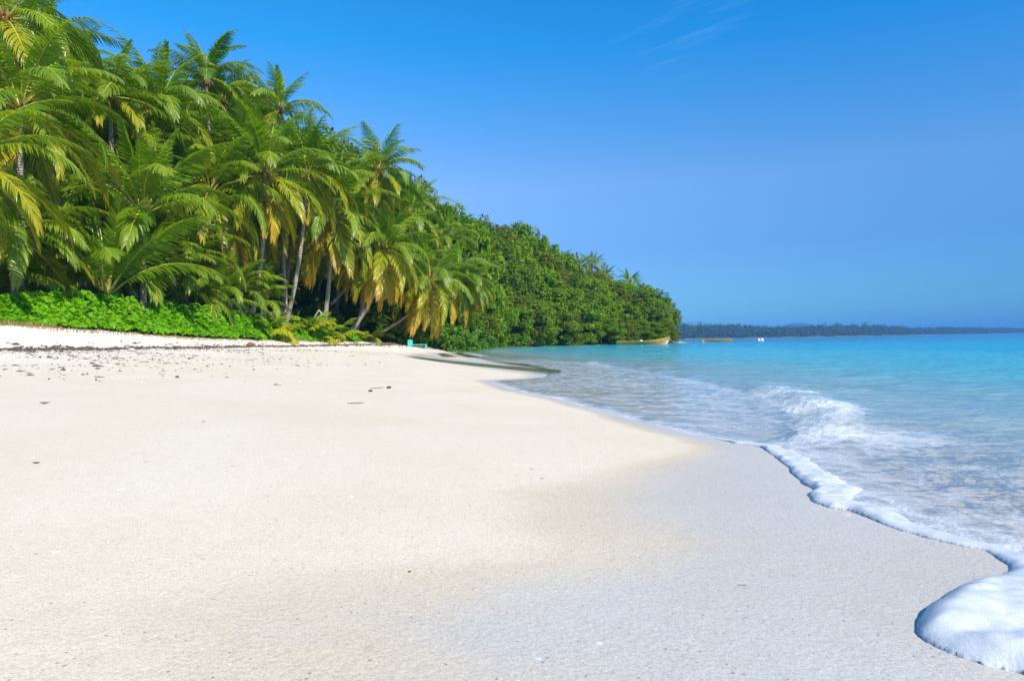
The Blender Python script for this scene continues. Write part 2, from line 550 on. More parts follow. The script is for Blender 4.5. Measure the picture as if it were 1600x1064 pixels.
M['grass_dry'] = mat_leaf('dry_grass', (.30, .22, .09), (.38, .30, .14), (.22, .22, .05), .7, .2, 2.0, .2)


# ------------------------------------------------------------------ polar sheet meshes (fine near the camera, reaching the horizon)
def polar(ds, a0, a1, na):
    az = np.linspace(R(a0), R(a1), na)
    D, A = np.meshgrid(ds, az, indexing='ij')
    X = D * np.sin(A); Y = D * np.cos(A)
    nr = len(ds)
    i = np.arange(nr - 1)[:, None] * na + np.arange(na - 1)[None, :]
    Q = np.stack([i, i + 1, i + na + 1, i + na], -1).reshape(-1, 4)
    return X.ravel(), Y.ravel(), Q


def geo(d0, d1, r):
    n = int(math.log(d1 / d0) / math.log(1 + r)) + 1
    return d0 * (d1 / d0) ** (np.arange(n + 1) / n)


# ---- beach
ds = np.concatenate([[0.0, .15, .3, .45], geo(.6, 14, .012), geo(14, 160, .009)[1:], geo(160, 9000, .06)[1:]])
X, Y, Q = polar(ds, -110, 110, 620)
Z = land(X, Y)
XFv = XF(Y)
inl = XFv - X
wet_w = np.interp(Y, [0, 1.5, 2.2, 3.2, 4.2, 5.0, 7, 13, 20, 50, 100], [1.75, 1.75, 1.6, 1.15, .65, .35, .2, .25, .9, 1.0, .8])
wet_w = wet_w * (1 + .25 * fbm(Y * .8, X * .8, 4.4, 3))
wet = 1 - sstep(.05, 1.6, inl / wet_w)
wet = np.where(inl < 0, 1.0 - .8 * sstep(0, .8, -inl), wet)
pdist = np.minimum(seg_dist(X, Y, POOL), seg_dist(X, Y, POOL2))
wet = np.maximum(wet, 1 - sstep(.5, 1.6, pdist))
s_in = XS(Y) - X - (XS(Y) - XW(Y))
loose = np.clip(sstep(-5.5, -1.0, s_in + 1.2 * fbm(X * .3, Y * .3, 6, 3)), 0, 1)
loose = np.where(Y > 70, 0, loose)
beach = obj('beach', np_mesh('beach', np.stack([X, Y, Z], 1), Q, [M['sand']], {'wet': wet, 'loose': loose}))
tag(beach, 'pale coral sand beach, dry and cream above, wet and grey towards the foam', 'beach', kind='structure')

# ---- sea
ds = np.concatenate([geo(.9, 13, .0055), geo(13, 60, .008)[1:], geo(60, 9000, .03)[1:]])
X, Y, Q = polar(ds, -62, 75, 900)
sand_z = land(X, Y)
XFv = XF(Y)
t_in = X - XFv
s_off = X - XS(Y)
D = np.hypot(X, Y)
q = X - XB(Y) + .10 * fbm(X * 1.1, Y * 1.1, 12, 3)
hb = HB(Y)
seaw = sstep(-.15, 1.2, q)
crest = hb * sstep(-.04, .34, q) * np.exp(-np.clip(q - .38, 0, 99) / .95)
crest = crest * (1 + .35 * fbm(Y * 1.3, X * .9, 15, 3))
far_fade = np.clip(26 / np.maximum(D, 1), 0, 1) ** .6
wv = .016 * np.sin(X * 2.3 + Y * .55 + 3 * fbm(X * .25, Y * .25, 21, 2))
wv = wv + .022 * np.sin(X * .95 - Y * .28 + 4 * fbm(X * .1, Y * .1, 23, 2))
wv = wv + .035 * fbm(X * .9, Y * .75, 25, 4) + .018 * fbm(X * 3, Y * 2.6, 27, 3)
deepw = sstep(.1, 3.5, q)
sea_z = .02 * seaw + crest + (wv * (.18 + .82 * deepw) * (.35 + .65 * seaw)) * np.where(D > 120, .6, 1)
film = .014 * sstep(0, .25, t_in) + .004 * fbm(X * 6, Y * 6, 31, 3) * sstep(0, .2, t_in)
film_z = sand_z + film
zz = np.maximum(sea_z, film_z)
zz = np.where(t_in < 0, sand_z - .06 * np.clip(-t_in / .1, 0, 1) - .004, zz)
zz = np.where(t_in < -.4, np.minimum(zz, -.35), zz)
# white water on the breaker: lumpy
brk = np.interp(Y, [4.4, 5.0, 5.6, 6.2, 8.6, 9.4, 10.2], [0, .5, .8, 1, 1, .5, 0]) * sstep(-.12, .05, q) * (1 - sstep(.35, 1.0, q))
brk = brk * (.42 + .6 * vnoise(X * 2.2, Y * 2.2, 41))
lump = np.abs(fbm(X * 7, Y * 7, 43, 3)) * .045 + np.abs(fbm(X * 17, Y * 17, 45, 2)) * .03
zz = zz + brk * lump
depth = np.clip(zz - sand_z, 0, 50)
# how much foam, in plan view
foam = np.zeros_like(X)
foam = np.maximum(foam, 1.05 * brk)
trail = np.interp(Y, [4.2, 4.9, 6.4, 7.6, 8.6], [.35, .9, .72, .42, 0]) * (1 - sstep(.9, 2.3, t_in)) * sstep(0, .1, t_in) * sstep(-.05, .1, q)
foam = np.maximum(foam, trail)
near = (Y < 5.4) & (t_in > 0)
sheet = np.interp(t_in, [0, .15, .5, 1.2, 2.4, 4], [.95, .70, .48, .38, .29, .18]) * (1 - sstep(4.6, 5.6, Y))
foam = np.maximum(foam, np.where(t_in > 0, sheet, 0))
filmf = np.where((q < .05) & (t_in > 0), .52 + .10 * fbm(X * .8, Y * .5, 51, 3), 0) * sstep(4.8, 5.4, Y) * (1 - sstep(26, 44, Y))
filmf = filmf + np.where((q < .05) & (t_in > 0), .35 * (1 - sstep(0, .22, t_in)), 0) * sstep(4.6, 5, Y) * (1 - sstep(13, 15, Y))
foam = np.maximum(foam, filmf)
b2 = np.interp(Y, [17, 19.5, 22.5, 25], [0, .9, .9, 0]) * sstep(-.2, .1, q) * (1 - sstep(.5, 1.1, q)) * sstep(.35, .6, vnoise(Y * .9, X * .2, 57))
foam = np.maximum(foam, b2)
patch = .40 * sstep(.52, .8, vnoise(X * .5 + 9, Y * .22, 53)) * (1 - sstep(18, 42, Y)) * sstep(0, .5, t_in) * (1 - sstep(1.5, 5, q))
foam = np.maximum(foam, patch)
streak = .62 * (1 - sstep(0, 1.2, np.abs(t_in - .8))) * sstep(26, 32, Y) * (1 - sstep(70, 90, Y)) * (.4 + vnoise(X, Y * .3, 58))
foam = np.maximum(foam, streak)
foam = np.where(t_in < -.02, 0, foam)
chop = (.35 + .65 * seaw) * np.interp(D, [2, 5, 9, 16, 30], [.35, .55, .9, 1.4, 1.6])
keep = ~((t_in.reshape(-1)[Q] < -.6).all(1))
Qk = Q[keep]
used = np.unique(Qk); remap = np.full(len(X), -1); remap[used] = np.arange(len(used))
sea = obj('sea', np_mesh('sea', np.stack([X, Y, zz], 1)[used], remap[Qk], [M['water']], {'depth': depth[used], 'foam': foam[used], 'chop': chop[used]}))
tag(sea, 'clear turquoise sea turning to a thin foam streaked film on the sand', 'sea', kind='structure')


# ---- calm water left in the beach channel
def pool_mesh():
    xs = np.linspace(-9, 3.0, 150); ys = np.linspace(16, 56, 260)
    Xp, Yp = np.meshgrid(xs, ys, indexing='ij')
    n2 = len(ys)
    i = np.arange(len(xs) - 1)[:, None] * n2 + np.arange(n2 - 1)[None, :]
    Qp = np.stack([i, i + n2, i + n2 + 1, i + 1], -1).reshape(-1, 4)
    Xp = Xp.ravel(); Yp = Yp.ravel()
    lz = land(Xp, Yp)
    pdp = np.minimum(seg_dist(Xp, Yp, POOL), seg_dist(Xp, Yp, POOL2))
    ok = (pdp < 1.6) & (Xp - XF(Yp) < .35)
    Zp = np.full_like(Xp, .004)
    k = ok[Qp].all(1)
    Qk = Qp[k]; used = np.unique(Qk); rm = np.full(len(Xp), -1); rm[used] = np.arange(len(used))
    return np.stack([Xp, Yp, Zp], 1)[used], rm[Qk], np.clip(Zp - lz, 0, 1)[used]


def mat_pool():
    t = NT('pool_water'); p = t.pos()
    nb = t.bump(t.noise(t.mapv(p, (1, .5, 1)), 3, 3).outputs[0], .25, .012)
    gl = t.n('ShaderNodeBsdfGlossy'); gl.inputs['Roughness'].default_value = .13; t.set(gl.inputs['Normal'], nb)
    tr = t.n('ShaderNodeBsdfTransparent'); t.set(tr.inputs[0], t.mix(t.step(t.attr('depth'), 0, .025), (1, 1, 1), (.90, .87, .66)))
    fr = t.n('ShaderNodeFresnel'); fr.inputs[0].default_value = 1.333; t.set(fr.inputs[1], nb)
    mx = t.n('ShaderNodeMixShader'); t.set(mx.inputs[0], t.math('MULTIPLY', t.math('MULTIPLY', fr, .62), t.step(t.math('ADD', t.attr('depth'), t.math('MULTIPLY', t.math('SUBTRACT', t.noise(p, 2.2, 3).outputs[0], .5), .012)), .0, .022))); t.set(mx.inputs[1], tr); t.set(mx.inputs[2], gl)
    return t.done(mx)


pv, pq, _pd = pool_mesh()
tag(obj('tide_pool', np_mesh('tide_pool', pv, pq, [mat_pool()], {'depth': _pd})), 'still shallow channel of water on the sand mirroring dark trees', 'water', kind='structure')


# ---- thick foam edge: a sheet whose height follows the distance to the swash front
def foam_edge():
    fs = FRONT[FRONT[:, 1] < 5.6]
    st = .0055
    # resample the front finely and scallop it
    pts = []
    for a, b in zip(fs[:-1], fs[1:]):
        n = max(2, int(np.hypot(*(b - a)) / .012))
        for k in range(n):
            pts.append(a + (b - a) * k / n)
    pts = np.array(pts)
    for _ in range(2):
        pts[1:-1] = .25 * pts[:-2] + .5 * pts[1:-1] + .25 * pts[2:]
    xs = np.arange(.80, 3.3, st); ys = np.arange(1.15, 5.3, st)
    Xg, Yg = np.meshgrid(xs, ys, indexing='ij')
    sh = Xg.shape
    Xg = Xg.ravel(); Yg = Yg.ravel()
    # billowed domain so that the edge is cauliflowered
    wa = np.interp(Yg, [1, 2.1, 2.6], [.006, .008, .020])
    bx = Xg + wa * fbm(Xg * 8, Yg * 8, 61, 2); by = Yg + wa * fbm(Xg * 8 + 5, Yg * 8 + 7, 63, 2)
    near = np.abs(bx - np.interp(by, _fr[:, 1], _fr[:, 0])) < 1.2
    dist = np.full(len(Xg), 9.0)
    idx = np.where(near)[0]
    seg_a = pts[:-1]; seg_b = pts[1:]
    for c in np.array_split(idx, 60):
        px = bx[c][:, None]; py = by[c][:, None]
        best = np.full(len(c), 9.0)
        for ch in np.array_split(np.arange(len(pts)), max(1, len(pts) // 120)):
            dd = np.hypot(px - pts[ch, 0][None], py - pts[ch, 1][None]).min(1)
            best = np.minimum(best, dd)
        dist[c] = best
    # inside = seaward: even-odd test against the closed front polygon
    poly = np.vstack([pts, [(9, pts[-1, 1]), (9, pts[0, 1])]])
    ins = np.zeros(len(Xg), bool)
    for a, b in zip(poly, np.roll(poly, -1, 0)):
        c = ((a[1] > by) != (b[1] > by))
        if c.any():
            xi = (b[0] - a[0]) * (by - a[1]) / (b[1] - a[1] + 1e-12) + a[0]
            ins ^= c & (bx < xi)
    # bx < xi toggles for edges to the right of the point: closing edge at x=9 makes seaward 'inside'
    sd = np.where(ins, dist, -dist)
    hp = np.interp(Yg, [1.1, 1.5, 1.75, 2.0, 2.2, 2.35, 2.6, 2.9, 3.3, 3.9, 4.4, 4.8, 5.2], [.058, .058, .056, .046, .026, .016, .022, .030, .036, .030, .025, .02, .0])
    wd = np.interp(Yg, [1.1, 1.9, 2.15, 2.3, 2.6, 3.3, 4.4, 5.2], [1.1, .9, .35, .16, .16, .30, .26, .16])
    Rr = hp * 1.4
    u_ = np.clip(sd / Rr, 0, 1); rise = (1 - (1 - u_) ** 2) ** .8
    fall = 1 - sstep(.30, 1.0, (sd - Rr) / wd)
    bil = .75 + .5 * fbm(Xg * 5.5, Yg * 7.5, 65, 3) + np.interp(Yg, [1, 2.2, 3], [.03, .05, .16]) * fbm(Xg * 24, Yg * 24, 66, 2)
    hgt = hp * rise * fall * np.clip(bil, .35, 1.3)
    lz = land(Xg, Yg)
    z = lz + hgt + np.where(sd < 0, np.maximum(sd, -.03), 0) - (1 - fall) * .02
    n2 = sh[1]
    i = np.arange(sh[0] - 1)[:, None] * n2 + np.arange(n2 - 1)[None, :]
    Qf = np.stack([i, i + n2, i + n2 + 1, i + 1], -1).reshape(-1, 4)
    ok = (sd > -.0) & (fall > .02)
    k = ok[Qf].any(1)
    Qk = Qf[k]; used = np.unique(Qk); rm = np.full(len(Xg), -1); rm[used] = np.arange(len(used))
    body = fall * np.clip(.55 + sd / .05, 0, 1)
    return np.stack([Xg, Yg, z], 1)[used], rm[Qk], body[used]


fv, fq, fbody = foam_edge()
fo = obj('sea_foam', np_mesh('sea_foam', fv, fq, [M['foam']], {'body': fbody}))
tag(fo, 'thick white foam rolling up the wet sand, swelling to a broad lobe', 'foam', kind='stuff')


# ------------------------------------------------------------------ palms
def frond_arrays(L, e0, droop, lv, ld, seed, nleaf=74, llen=.95, wid=.05, gap=.06, bend=0.0):
    r = random.Random(seed)
    N = 26
    pts = [Vector((0, 0, 0))]; tans = []
    side = 0.0
    for i in range(N):
        t = (i + .5) / N
        a = e0 - droop * t ** 1.25
        side = bend * t * t
        d = Vector((math.cos(a) * math.cos(side), math.cos(a) * math.sin(side), math.sin(a)))
        tans.append(d)
        pts.append(pts[-1] + d * (L / N))
    tans.append(tans[-1])

    def at(t):
        f = t * N; i = min(int(f), N - 1); w = f - i
        return pts[i].lerp(pts[i + 1], w), tans[i].lerp(tans[min(i + 1, N)], w).normalized()
    V = []; F = []; MI = []; AL = []

    def quad(a, b, c, d, mi): F.append((a, b, c, d)); MI.append(mi)
    # rib: flattened diamond section, wide at the stalk
    base = 0
    for i in range(N + 1):
        t = i / N
        w = .055 * (1 - t) ** 1.4 + .006; h = w * .55
        T = tans[i]; S = Vector((-math.sin(side * 0), 1, 0)); S = (S - T * S.dot(T)).normalized(); U = T.cross(S) * -1
        if U.z < 0 and e0 - droop * t > -PI / 2 and e0 - droop * t < PI / 2: U = -U
        for k, (a, b) in enumerate(((1, 0), (0, 1), (-1, 0), (0, -1))):
            V.append(pts[i] + S * (a * w) + U * (b * h)); AL.append(t)
    for i in range(N):
        for k in range(4):
            k2 = (k + 1) % 4
            quad(i * 4 + k, i * 4 + k2, i * 4 + 4 + k2, i * 4 + 4 + k, 0)
    for i in range(nleaf):
        t0 = .17 + .83 * (i + .3) / nleaf
        for sd in (-1, 1):
            if r.random() < gap: continue
            t = min(.998, t0 + r.uniform(-.004, .004))
            p, T = at(t)
            S = Vector((0, 1, 0)); S = (S - T * S.dot(T)).normalized() * sd
            U = T.cross(Vector((0, 1, 0))) * -1
            if U.length < 1e-3: U = Vector((0, 0, 1))
            U.normalize()
            u = (t - .17) / .83
            prof = (.50 + 1.6 * u) if u < .3 else (.98 - .62 * ((u - .3) / .7) ** 1.6)
            ll = llen * prof * r.uniform(.88, 1.08)
            ba = R(72 - 46 * u + r.uniform(-5, 5))
            va = lv + R(r.uniform(-9, 9))
            d = T * math.cos(ba) + (S * math.cos(va) + U * math.sin(va)) * math.sin(ba)
            d.normalize()
            q = p.copy()
            W = d.cross(U)
            if W.length < .1: W = T.copy()
            W.normalize()
            W = (W * .75 + U * .35 * r.uniform(-1, 1)).normalized()
            w0 = wid * (.8 + .4 * prof) * r.uniform(.85, 1.1)
            prev = None
            segs = 4
            g = ld * r.uniform(.75, 1.25)
            for k in range(segs + 1):
                f = k / segs
                w = w0 * (.55, 1.0, .95, .66, .08)[k]
                V.append(q + W * (w * .5)); V.append(q - W * (w * .5)); AL += [u, u]
                j = len(V) - 2
                if prev is not None: quad(prev, prev + 1, j + 1, j, 1)
                prev = j
                d = (d + Vector((0, 0, -1)) * (g * (f + .35) * .5)).normalized()
                q = q + d * (ll / segs)
    return np.array([tuple(v) for v in V]), np.array(F), MI, AL


CLASSES = [  # elevation, droop, leaflet V angle, leaflet droop, leaf material, rib material
    (86, 26, 38, .10, 'frond_young', 'rachis'),
    (72, 62, 26, .22, 'frond_young', 'rachis'),
    (56, 86, 16, .38, 'frond_mid', 'rachis'),
    (38, 98, 4, .60, 'frond_mid', 'rachis'),
    (14, 88, -14, .85, 'frond_mid', 'rachis'),
    (-14, 66, -28, 1.0, 'frond_old', 'rachis_old'),
    (-42, 42, -34, .9, 'frond_old', 'rachis_old'),
    (-60, 26, -36, .8, 'frond_yellow', 'rachis_old'),
    (-74, 12, -40, .8, 'frond_dead', 'fibre'),
]
FROND = {}
for ci, (e, dr, lv, ld, lm, rm_) in enumerate(CLASSES):
    FROND[ci] = []
    for sd in range(3):
        L = 4.6 * (.72 if ci == 0 else (.95 if ci < 6 else .85)) * (1 + .06 * (sd - 1))
        V, F, MI, AL = frond_arrays(L, R(e), R(dr + 8 * (sd - 1)), R(lv), ld, 100 + ci * 10 + sd, gap=.05 if ci < 6 else .16, bend=R((sd - 1) * 14),
                                    llen=1.0 if ci else .72, wid=.052, nleaf=58)
        FROND[ci].append(np_mesh('frond', V, F, [M[rm_], M[lm]], {'along': AL}, smooth=False, mat_idx=MI))

# simple broad-leafleted young fronds for seedlings
SEED_FROND = []
for sd in range(3):
    V, F, MI, AL = frond_arrays(1.5, R(70 - 18 * sd), R(70 + 10 * sd), R(20), .35, 300 + sd, nleaf=15, llen=.52, wid=.085, gap=.08)
    SEED_FROND.append(np_mesh('frond', V, F, [M['rachis'], M['frond_young' if sd < 1 else 'frond_old']], {'along': AL}, smooth=False, mat_idx=MI))


def nut_mesh(mat):
    mb = MB(); n = 8; m = 6
    vs = []; fs = []
    for i in range(m + 1):
        a = PI * i / m
        rr = .125 * math.sin(a) * (1 + .12 * math.cos(a)); z = -.155 * math.cos(a)
        for k in range(n):
            vs.append((rr * math.cos(2 * PI * k / n), rr * math.sin(2 * PI * k / n) * (.94 if k % 3 else 1.05), z))
    for i in range(m):
        for k in range(n):
            fs.append((i * n + k, i * n + (k + 1) % n, (i + 1) * n + (k + 1) % n, (i + 1) * n + k))
    mb.add(vs, fs)
    return mb.mesh('coconut', [mat], True)


NUT = {'green': nut_mesh(M['nut_green']), 'orange': nut_mesh(M['nut_orange'])}


def sheath_mesh():
    """ragged brown fibre and cut stalk bases round the top of the trunk"""
    mb = MB(); r = random.Random(5)
    for k in range(26):
        a = 2 * PI * k / 26 + r.uniform(-.1, .1); z0 = r.uniform(-.75, -.1)
        c, s = math.cos(a), math.sin(a)
        l = r.uniform(.35, .7); o = r.uniform(.14, .30)
        mb.tube([(c * .13, s * .13, z0), (c * .2, s * .2, z0 + l * .5), (c * o, s * o, z0 + l)], [.05, .06, .025], 5)
    for k in range(14):
        a = r.uniform(0, 2 * PI); c, s = math.cos(a), math.sin(a); z0 = r.uniform(-.3, .1)
        mb.tube([(c * .15, s * .15, z0), (c * .32, s * .32, z0 - .25), (c * .36, s * .36, z0 - .8)], [.03, .035, .012], 4)
    return mb.mesh('fibre_sheath', [M['fibre']], True)


SHEATH = sheath_mesh()


def trunk_mesh(top, r0=.17, r1=.105, curve=.5, seed=0):
    """from the origin to `top`; leaves the ground along the lean and rises to vertical"""
    r = random.Random(seed)
    top = Vector(top); n = 22; k = 10
    hor = Vector((top.x, top.y, 0))
    c1 = hor * .45 * (1 + curve * .5) + Vector((0, 0, top.z * .28))
    c2 = hor * (.92 + .1 * curve) + Vector((0, 0, top.z * .62))
    V = []; F = []; AL = []
    L = 0; prev = None
    for i in range(n + 1):
        t = i / n
        p = c1 * (3 * t * (1 - t) ** 2) + c2 * (3 * t * t * (1 - t)) + top * t ** 3
        tg = (c1 * (3 * (1 - t) ** 2) + (c2 - c1) * (6 * t * (1 - t)) + (top - c2) * (3 * t * t)) if i else c1
        tg = tg.normalized()
        if prev is not None: L += (p - prev).length
        prev = p
        rad = (r0 + (r1 - r0) * t ** .7) * (1 + .55 * math.exp(-t * 16)) * (1 + r.uniform(-.04, .04))
        a = tg.cross(Vector((0, 1, 0))).normalized(); b = tg.cross(a)
        if i == 0: p = p - tg * .35
        for j in range(k):
            an = 2 * PI * j / k
            V.append(tuple(p + (a * math.cos(an) + b * math.sin(an)) * rad)); AL.append(L)
    for i in range(n):
        for j in range(k):
            j2 = (j + 1) % k
            F.append((i * k + j, i * k + j2, (i + 1) * k + j2, (i + 1) * k + j))
    return np_mesh('trunk', V, F, [M['bark']], {'along': AL})


palm_count = [0]


def vine_w(y):
    return np.interp(y, [13, 24, 32, 38, 44, 52], [3.4, 3.2, 2.8, 2.2, 1.5, .9])


def push(px, d, back):
    k = d
    while k < d * 1.6:
        x = P(px, 520, k).x
        if x < float(crest_x(k)) - back * float(vine_w(k)) - .25 or k > 62: break
        k += .5
    return k


def crest_x(y):
    return XW(y) - np.interp(y, [10, 20, 30, 40, 46, 60], [3.6, 3.0, 2.5, 2.2, 1.8, 1.4])


def palm(label, crown, base, d, scale=1.0, nf=30, ages=(0, 7.6), nuts=None, dead=0, group=None, seed=None, tilt=(0, 0), name='coconut_palm', back=.95, r0=.17):
    """crown: photo pixel of the crown's heart; base: photo column of the foot; d: distance"""
    palm_count[0] += 1
    r = random.Random(seed if seed is not None else 1000 + palm_count[0])
    d0 = d
    nf = int(nf * (1.38 if ages[1] >= 7 else 1.12))
    if d < 62 and base > -60:
        d = push(base, d, back); scale *= d / d0
    C = P(crown[0], crown[1], d)
    db = d
    bx = P(base, 520, db).x
    B = Vector((bx, db, land1(bx, db)))
    root = empty(name, B, label, 'palm', group)
    rel = C - B
    if rel.z > .9:
        obj('trunk', trunk_mesh(rel, r0 * scale ** .5, .105 * scale ** .5, seed=palm_count[0]), root)
        if name != 'young_palm':
            s = obj('fibre_sheath', SHEATH, root, rel); s.rotation_euler.z = r.uniform(0, 6); s.scale = (scale,) * 3
    tm = Euler((R(tilt[1]), R(tilt[0]), 0)).to_matrix().to_4x4()
    az = r.uniform(0, 6.28)
    n_young = 2
    for k in range(nf):
        f = k / max(1, nf - 1)
        age = ages[0] + (ages[1] - ages[0]) * f ** (.85 if ages[1] >= 7 else .95) + r.uniform(-.35, .35)
        ci = int(min(7, max(0, round(age))))
        az += 2.39996 + r.uniform(-.22, .22)
        me = FROND[ci][r.randrange(3)]
        fr = obj('frond', me, root)
        sc_ = scale * r.uniform(.9, 1.1)
        m = Matrix.Translation(rel) @ tm @ Matrix.Rotation(az, 4, 'Z') @ Matrix.Translation((.09 * scale, 0, .05 - .03 * age)) @ Matrix.Rotation(R(r.uniform(-7, 7)), 4, 'Y') @ Matrix.Rotation(R(r.uniform(-16, 16)), 4, 'X') @ Matrix.Scale(sc_, 4)
        fr.matrix_basis = m
    for k in range(dead):
        az += 2.4 + r.uniform(-.5, .5)
        fr = obj('frond', FROND[8][r.randrange(3)], root)
        fr['label'] = 'dead brown frond hanging against the trunk'
        fr.matrix_basis = Matrix.Translation(rel) @ Matrix.Rotation(az, 4, 'Z') @ Matrix.Translation((.12, 0, -.3)) @ Matrix.Rotation(R(r.uniform(-10, 10)), 4, 'Y') @ Matrix.Scale(scale * r.uniform(.45, .62), 4)
    if nuts:
        kind, n = nuts
        for k in range(n):
            a = r.uniform(0, 6.28); rr = r.uniform(.2, .42)
            c = obj('coconut', NUT[kind], root, rel + Vector((math.cos(a) * rr, math.sin(a) * rr, r.uniform(-.62, -.12))) * scale)
            c.rotation_euler = (r.uniform(-.5, .5), r.uniform(-.5, .5), 0)
            c.scale = (scale * r.uniform(.85, 1.1),) * 3
    return root


# --- the front palms, each with its own look
palm('coconut palm with brown dead fronds under its crown, behind the small open young palm', (415, 272), 386, 38, 1.02, 30, (0, 7.2), ('green', 8), 2)
palm('coconut palm with a round mop of long yellow hanging fronds on a slanting pale trunk', (518, 330), 503, 42, 1.05, 32, (0, 7.9), ('green', 9), 1, tilt=(4, 0))
palm('coconut palm with thick leaning trunk and rusty dead fronds beside the mop-headed palm', (600, 388), 538, 47, 1.0, 32, (.4, 8), ('green', 6), 2, tilt=(6, 0))
palm('strongly leaning coconut palm whose orange hanging fronds nearly touch the turquoise bench', (672, 436), 574, 52, .98, 32, (.6, 8.0), None, 3, tilt=(8, 0), r0=.13)
palm('low coconut palm stretching towards the water over the green shrub, foot beside the turquoise bench', (712, 438), 640, 56, .95, 28, (.4, 7.6), None, 2, tilt=(10, 0), r0=.13)
palm('slender palm with a second leaning stem below the orange fringed palm', (640, 415), 597, 55, .9, 24, (.4, 6.8), None, 0, tilt=(6, 0), r0=.13)
palm('palm with a straight oblique trunk crossing in front of two upright trunks', (566, 385), 444, 53, .95, 26, (.6, 7.4), None, 1)
palm('coconut palm with an open round crown against the sky above the broadleaf slope, coconuts showing', (590, 268), 552, 53, 1.02, 30, (0, 7.6), ('orange', 9), 2)
palm('tall palm with few stiff upright fronds against the sky, highest of the middle group', (436, 172), 449, 47, .88, 17, (0, 4.6), None, 0)
palm('tall palm with a tight upright tuft of fronds topping the skyline', (322, 122), 398, 47, .92, 22, (0, 4.6), None, 1)
palm('coconut palm with orange nuts high in the grove beside the tufted palm', (250, 168), 300, 38, 1.0, 30, (0, 6.6), ('orange', 10), 0)
palm('palm with upright central fronds behind the tall leaning palm', (478, 262), 440, 45, 1.0, 28, (.2, 6.4), ('green', 5), 0)
palm('palm with a bundle of reddish dead fronds under its crown in mid grove', (328, 300), 352, 37, 1.02, 30, (.4, 7.4), ('green', 7), 3)
palm('dark crowned palm between the tall corner palm and the orange nut palm', (172, 150), 190, 34, .9, 28, (.2, 6.2), None, 0)
palm('very tall palm cut off by the picture corner, orange nuts at its heart', (8, 28), 20, 29, .92, 28, (.4, 7.2), ('orange', 8), 1)
palm('large corner palm with long arching fronds reaching into the sky', (30, 168), 30, 25, .92, 30, (.3, 6.2), None, 0)
palm('palm at the picture edge with a thick yellow ribbed frond rising', (-50, 250), -70, 22, .9, 26, (.2, 6.2), None, 0)
palm('palm with dark drooping fronds low behind the corner palm', (95, 262), 80, 36, .98, 28, (.6, 6.4), None, 0)
# low palms whose fronds rise close to the ground
palm('trunkless young palm with huge upright feathery fronds rising behind the vines', (166, 462), 160, 27, 1.22, 16, (0, 2.1), None, 0, name='young_palm', back=.9)
palm('low bushy palm with yellowing drooping fronds at the shaded edge above the vines', (22, 366), 20, 24, .76, 26, (1.4, 5.2), None, 1, name='young_palm')
palm('young palm with one bright yellow-green frond arching over the vines', (232, 438), 238, 28, .80, 17, (1.0, 4.4), None, 0, name='young_palm', back=1.05)
palm('small open young palm with a yellow stalk at the end of the vine bank', (338, 470), 336, 31, .68, 15, (.6, 4.0), None, 0, name='young_palm', back=.9)
palm('half grown palm with broad fresh fronds in front of the dark grove', (222, 335), 225, 31, 1.15, 20, (.0, 3.8), None, 0, name='young_palm', back=.55)
palm('bushy palm with dark shaded fronds spreading beside the corner palms', (95, 370), 95, 36, .95, 22, (1.2, 5.2), None, 0, name='young_palm')
palm('feathery young palm glowing pale green below the reddish dead fronds', (288, 388), 292, 38, 1.0, 18, (.6, 4.6), None, 0, name='young_palm')
low = [((62, 440), 60, 30, .95, (.8, 4.4), 'low palm in deep shade at the picture end of the vine bank, fronds spreading flat'),
       ((118, 425), 116, 32, 1.0, (.5, 4.2), 'low palm between the shaded bushy palm and the huge feathery young palm'),
       ((202, 420), 204, 32, .95, (.6, 4.2), 'low palm just behind the huge feathery young palm'),
       ((275, 430), 277, 34, .92, (.8, 4.4), 'low palm below the palm with reddish dead fronds, tips yellowing'),
       ((306, 462), 306, 35, .8, (.6, 4.0), 'small palm crouching behind the middle of the vine bank'),
       ((372, 452), 372, 38, .85, (.5, 4.0), 'low palm hiding the foot of the palm with brown dead fronds'),
       ((408, 470), 410, 42, .75, (.5, 4.0), 'small palm in the shade next to the pair of upright trunks'),
       ((-10, 445), -12, 27, .9, (1.0, 5.2), 'low palm cut by the picture edge above the dry grass')]
for c, b, d, s_, ag, lb in low:
    palm(lb, c, b, d, s_ * .76, 19, ag, None, 0, name='young_palm', back=1.15)
# palms that fill the grove
fill = [((300, 232), 310, 43, 1.0), ((368, 235), 372, 45, 1.0), ((205, 235), 215, 37, 1.0), ((455, 335), 430, 50, .95), ((375, 345), 380, 46, .95), ((535, 290), 520, 56, .95),
        ((640, 335), 600, 60, .95), ((130, 205), 140, 40, 1.0), ((250, 280), 262, 41, 1.0), ((60, 75), 70, 36, 1.0), ((395, 200), 400, 55, .95), ((160, 290), 165, 36, 1.0),
        ((-90, 120), -90, 32, 1.05), ((-110, 330), -110, 26, 1.0), ((440, 400), 430, 56, .8), ((-190, 220), -190, 30, 1.0), ((310, 345), 300, 47, 1.0), ((180, 345), 190, 42, 1.0), ((500, 400), 490, 60, .85), ((420, 335), 410, 48, .95), ((350, 160), 360, 50, .95), ((270, 220), 280, 46, 1.0), ((100, 130), 100, 40, 1.0), ((600, 318), 580, 61, .9), ((60, 310), 60, 34, .85), ((125, 330), 130, 40, .9), ((15, 240), 15, 33, .9), ((200, 300), 205, 40, .95), ((275, 330), 270, 44, .95), ((-40, 400), -40, 30, .8)]
for i, (c, b, d, s) in enumerate(fill):
    palm('coconut palm deep in the crowded grove, its fronds tangled with its neighbours', c, b, d, s, 26, (.3, 6.4), None, 0, group='palms filling the grove', seed=500 + i)
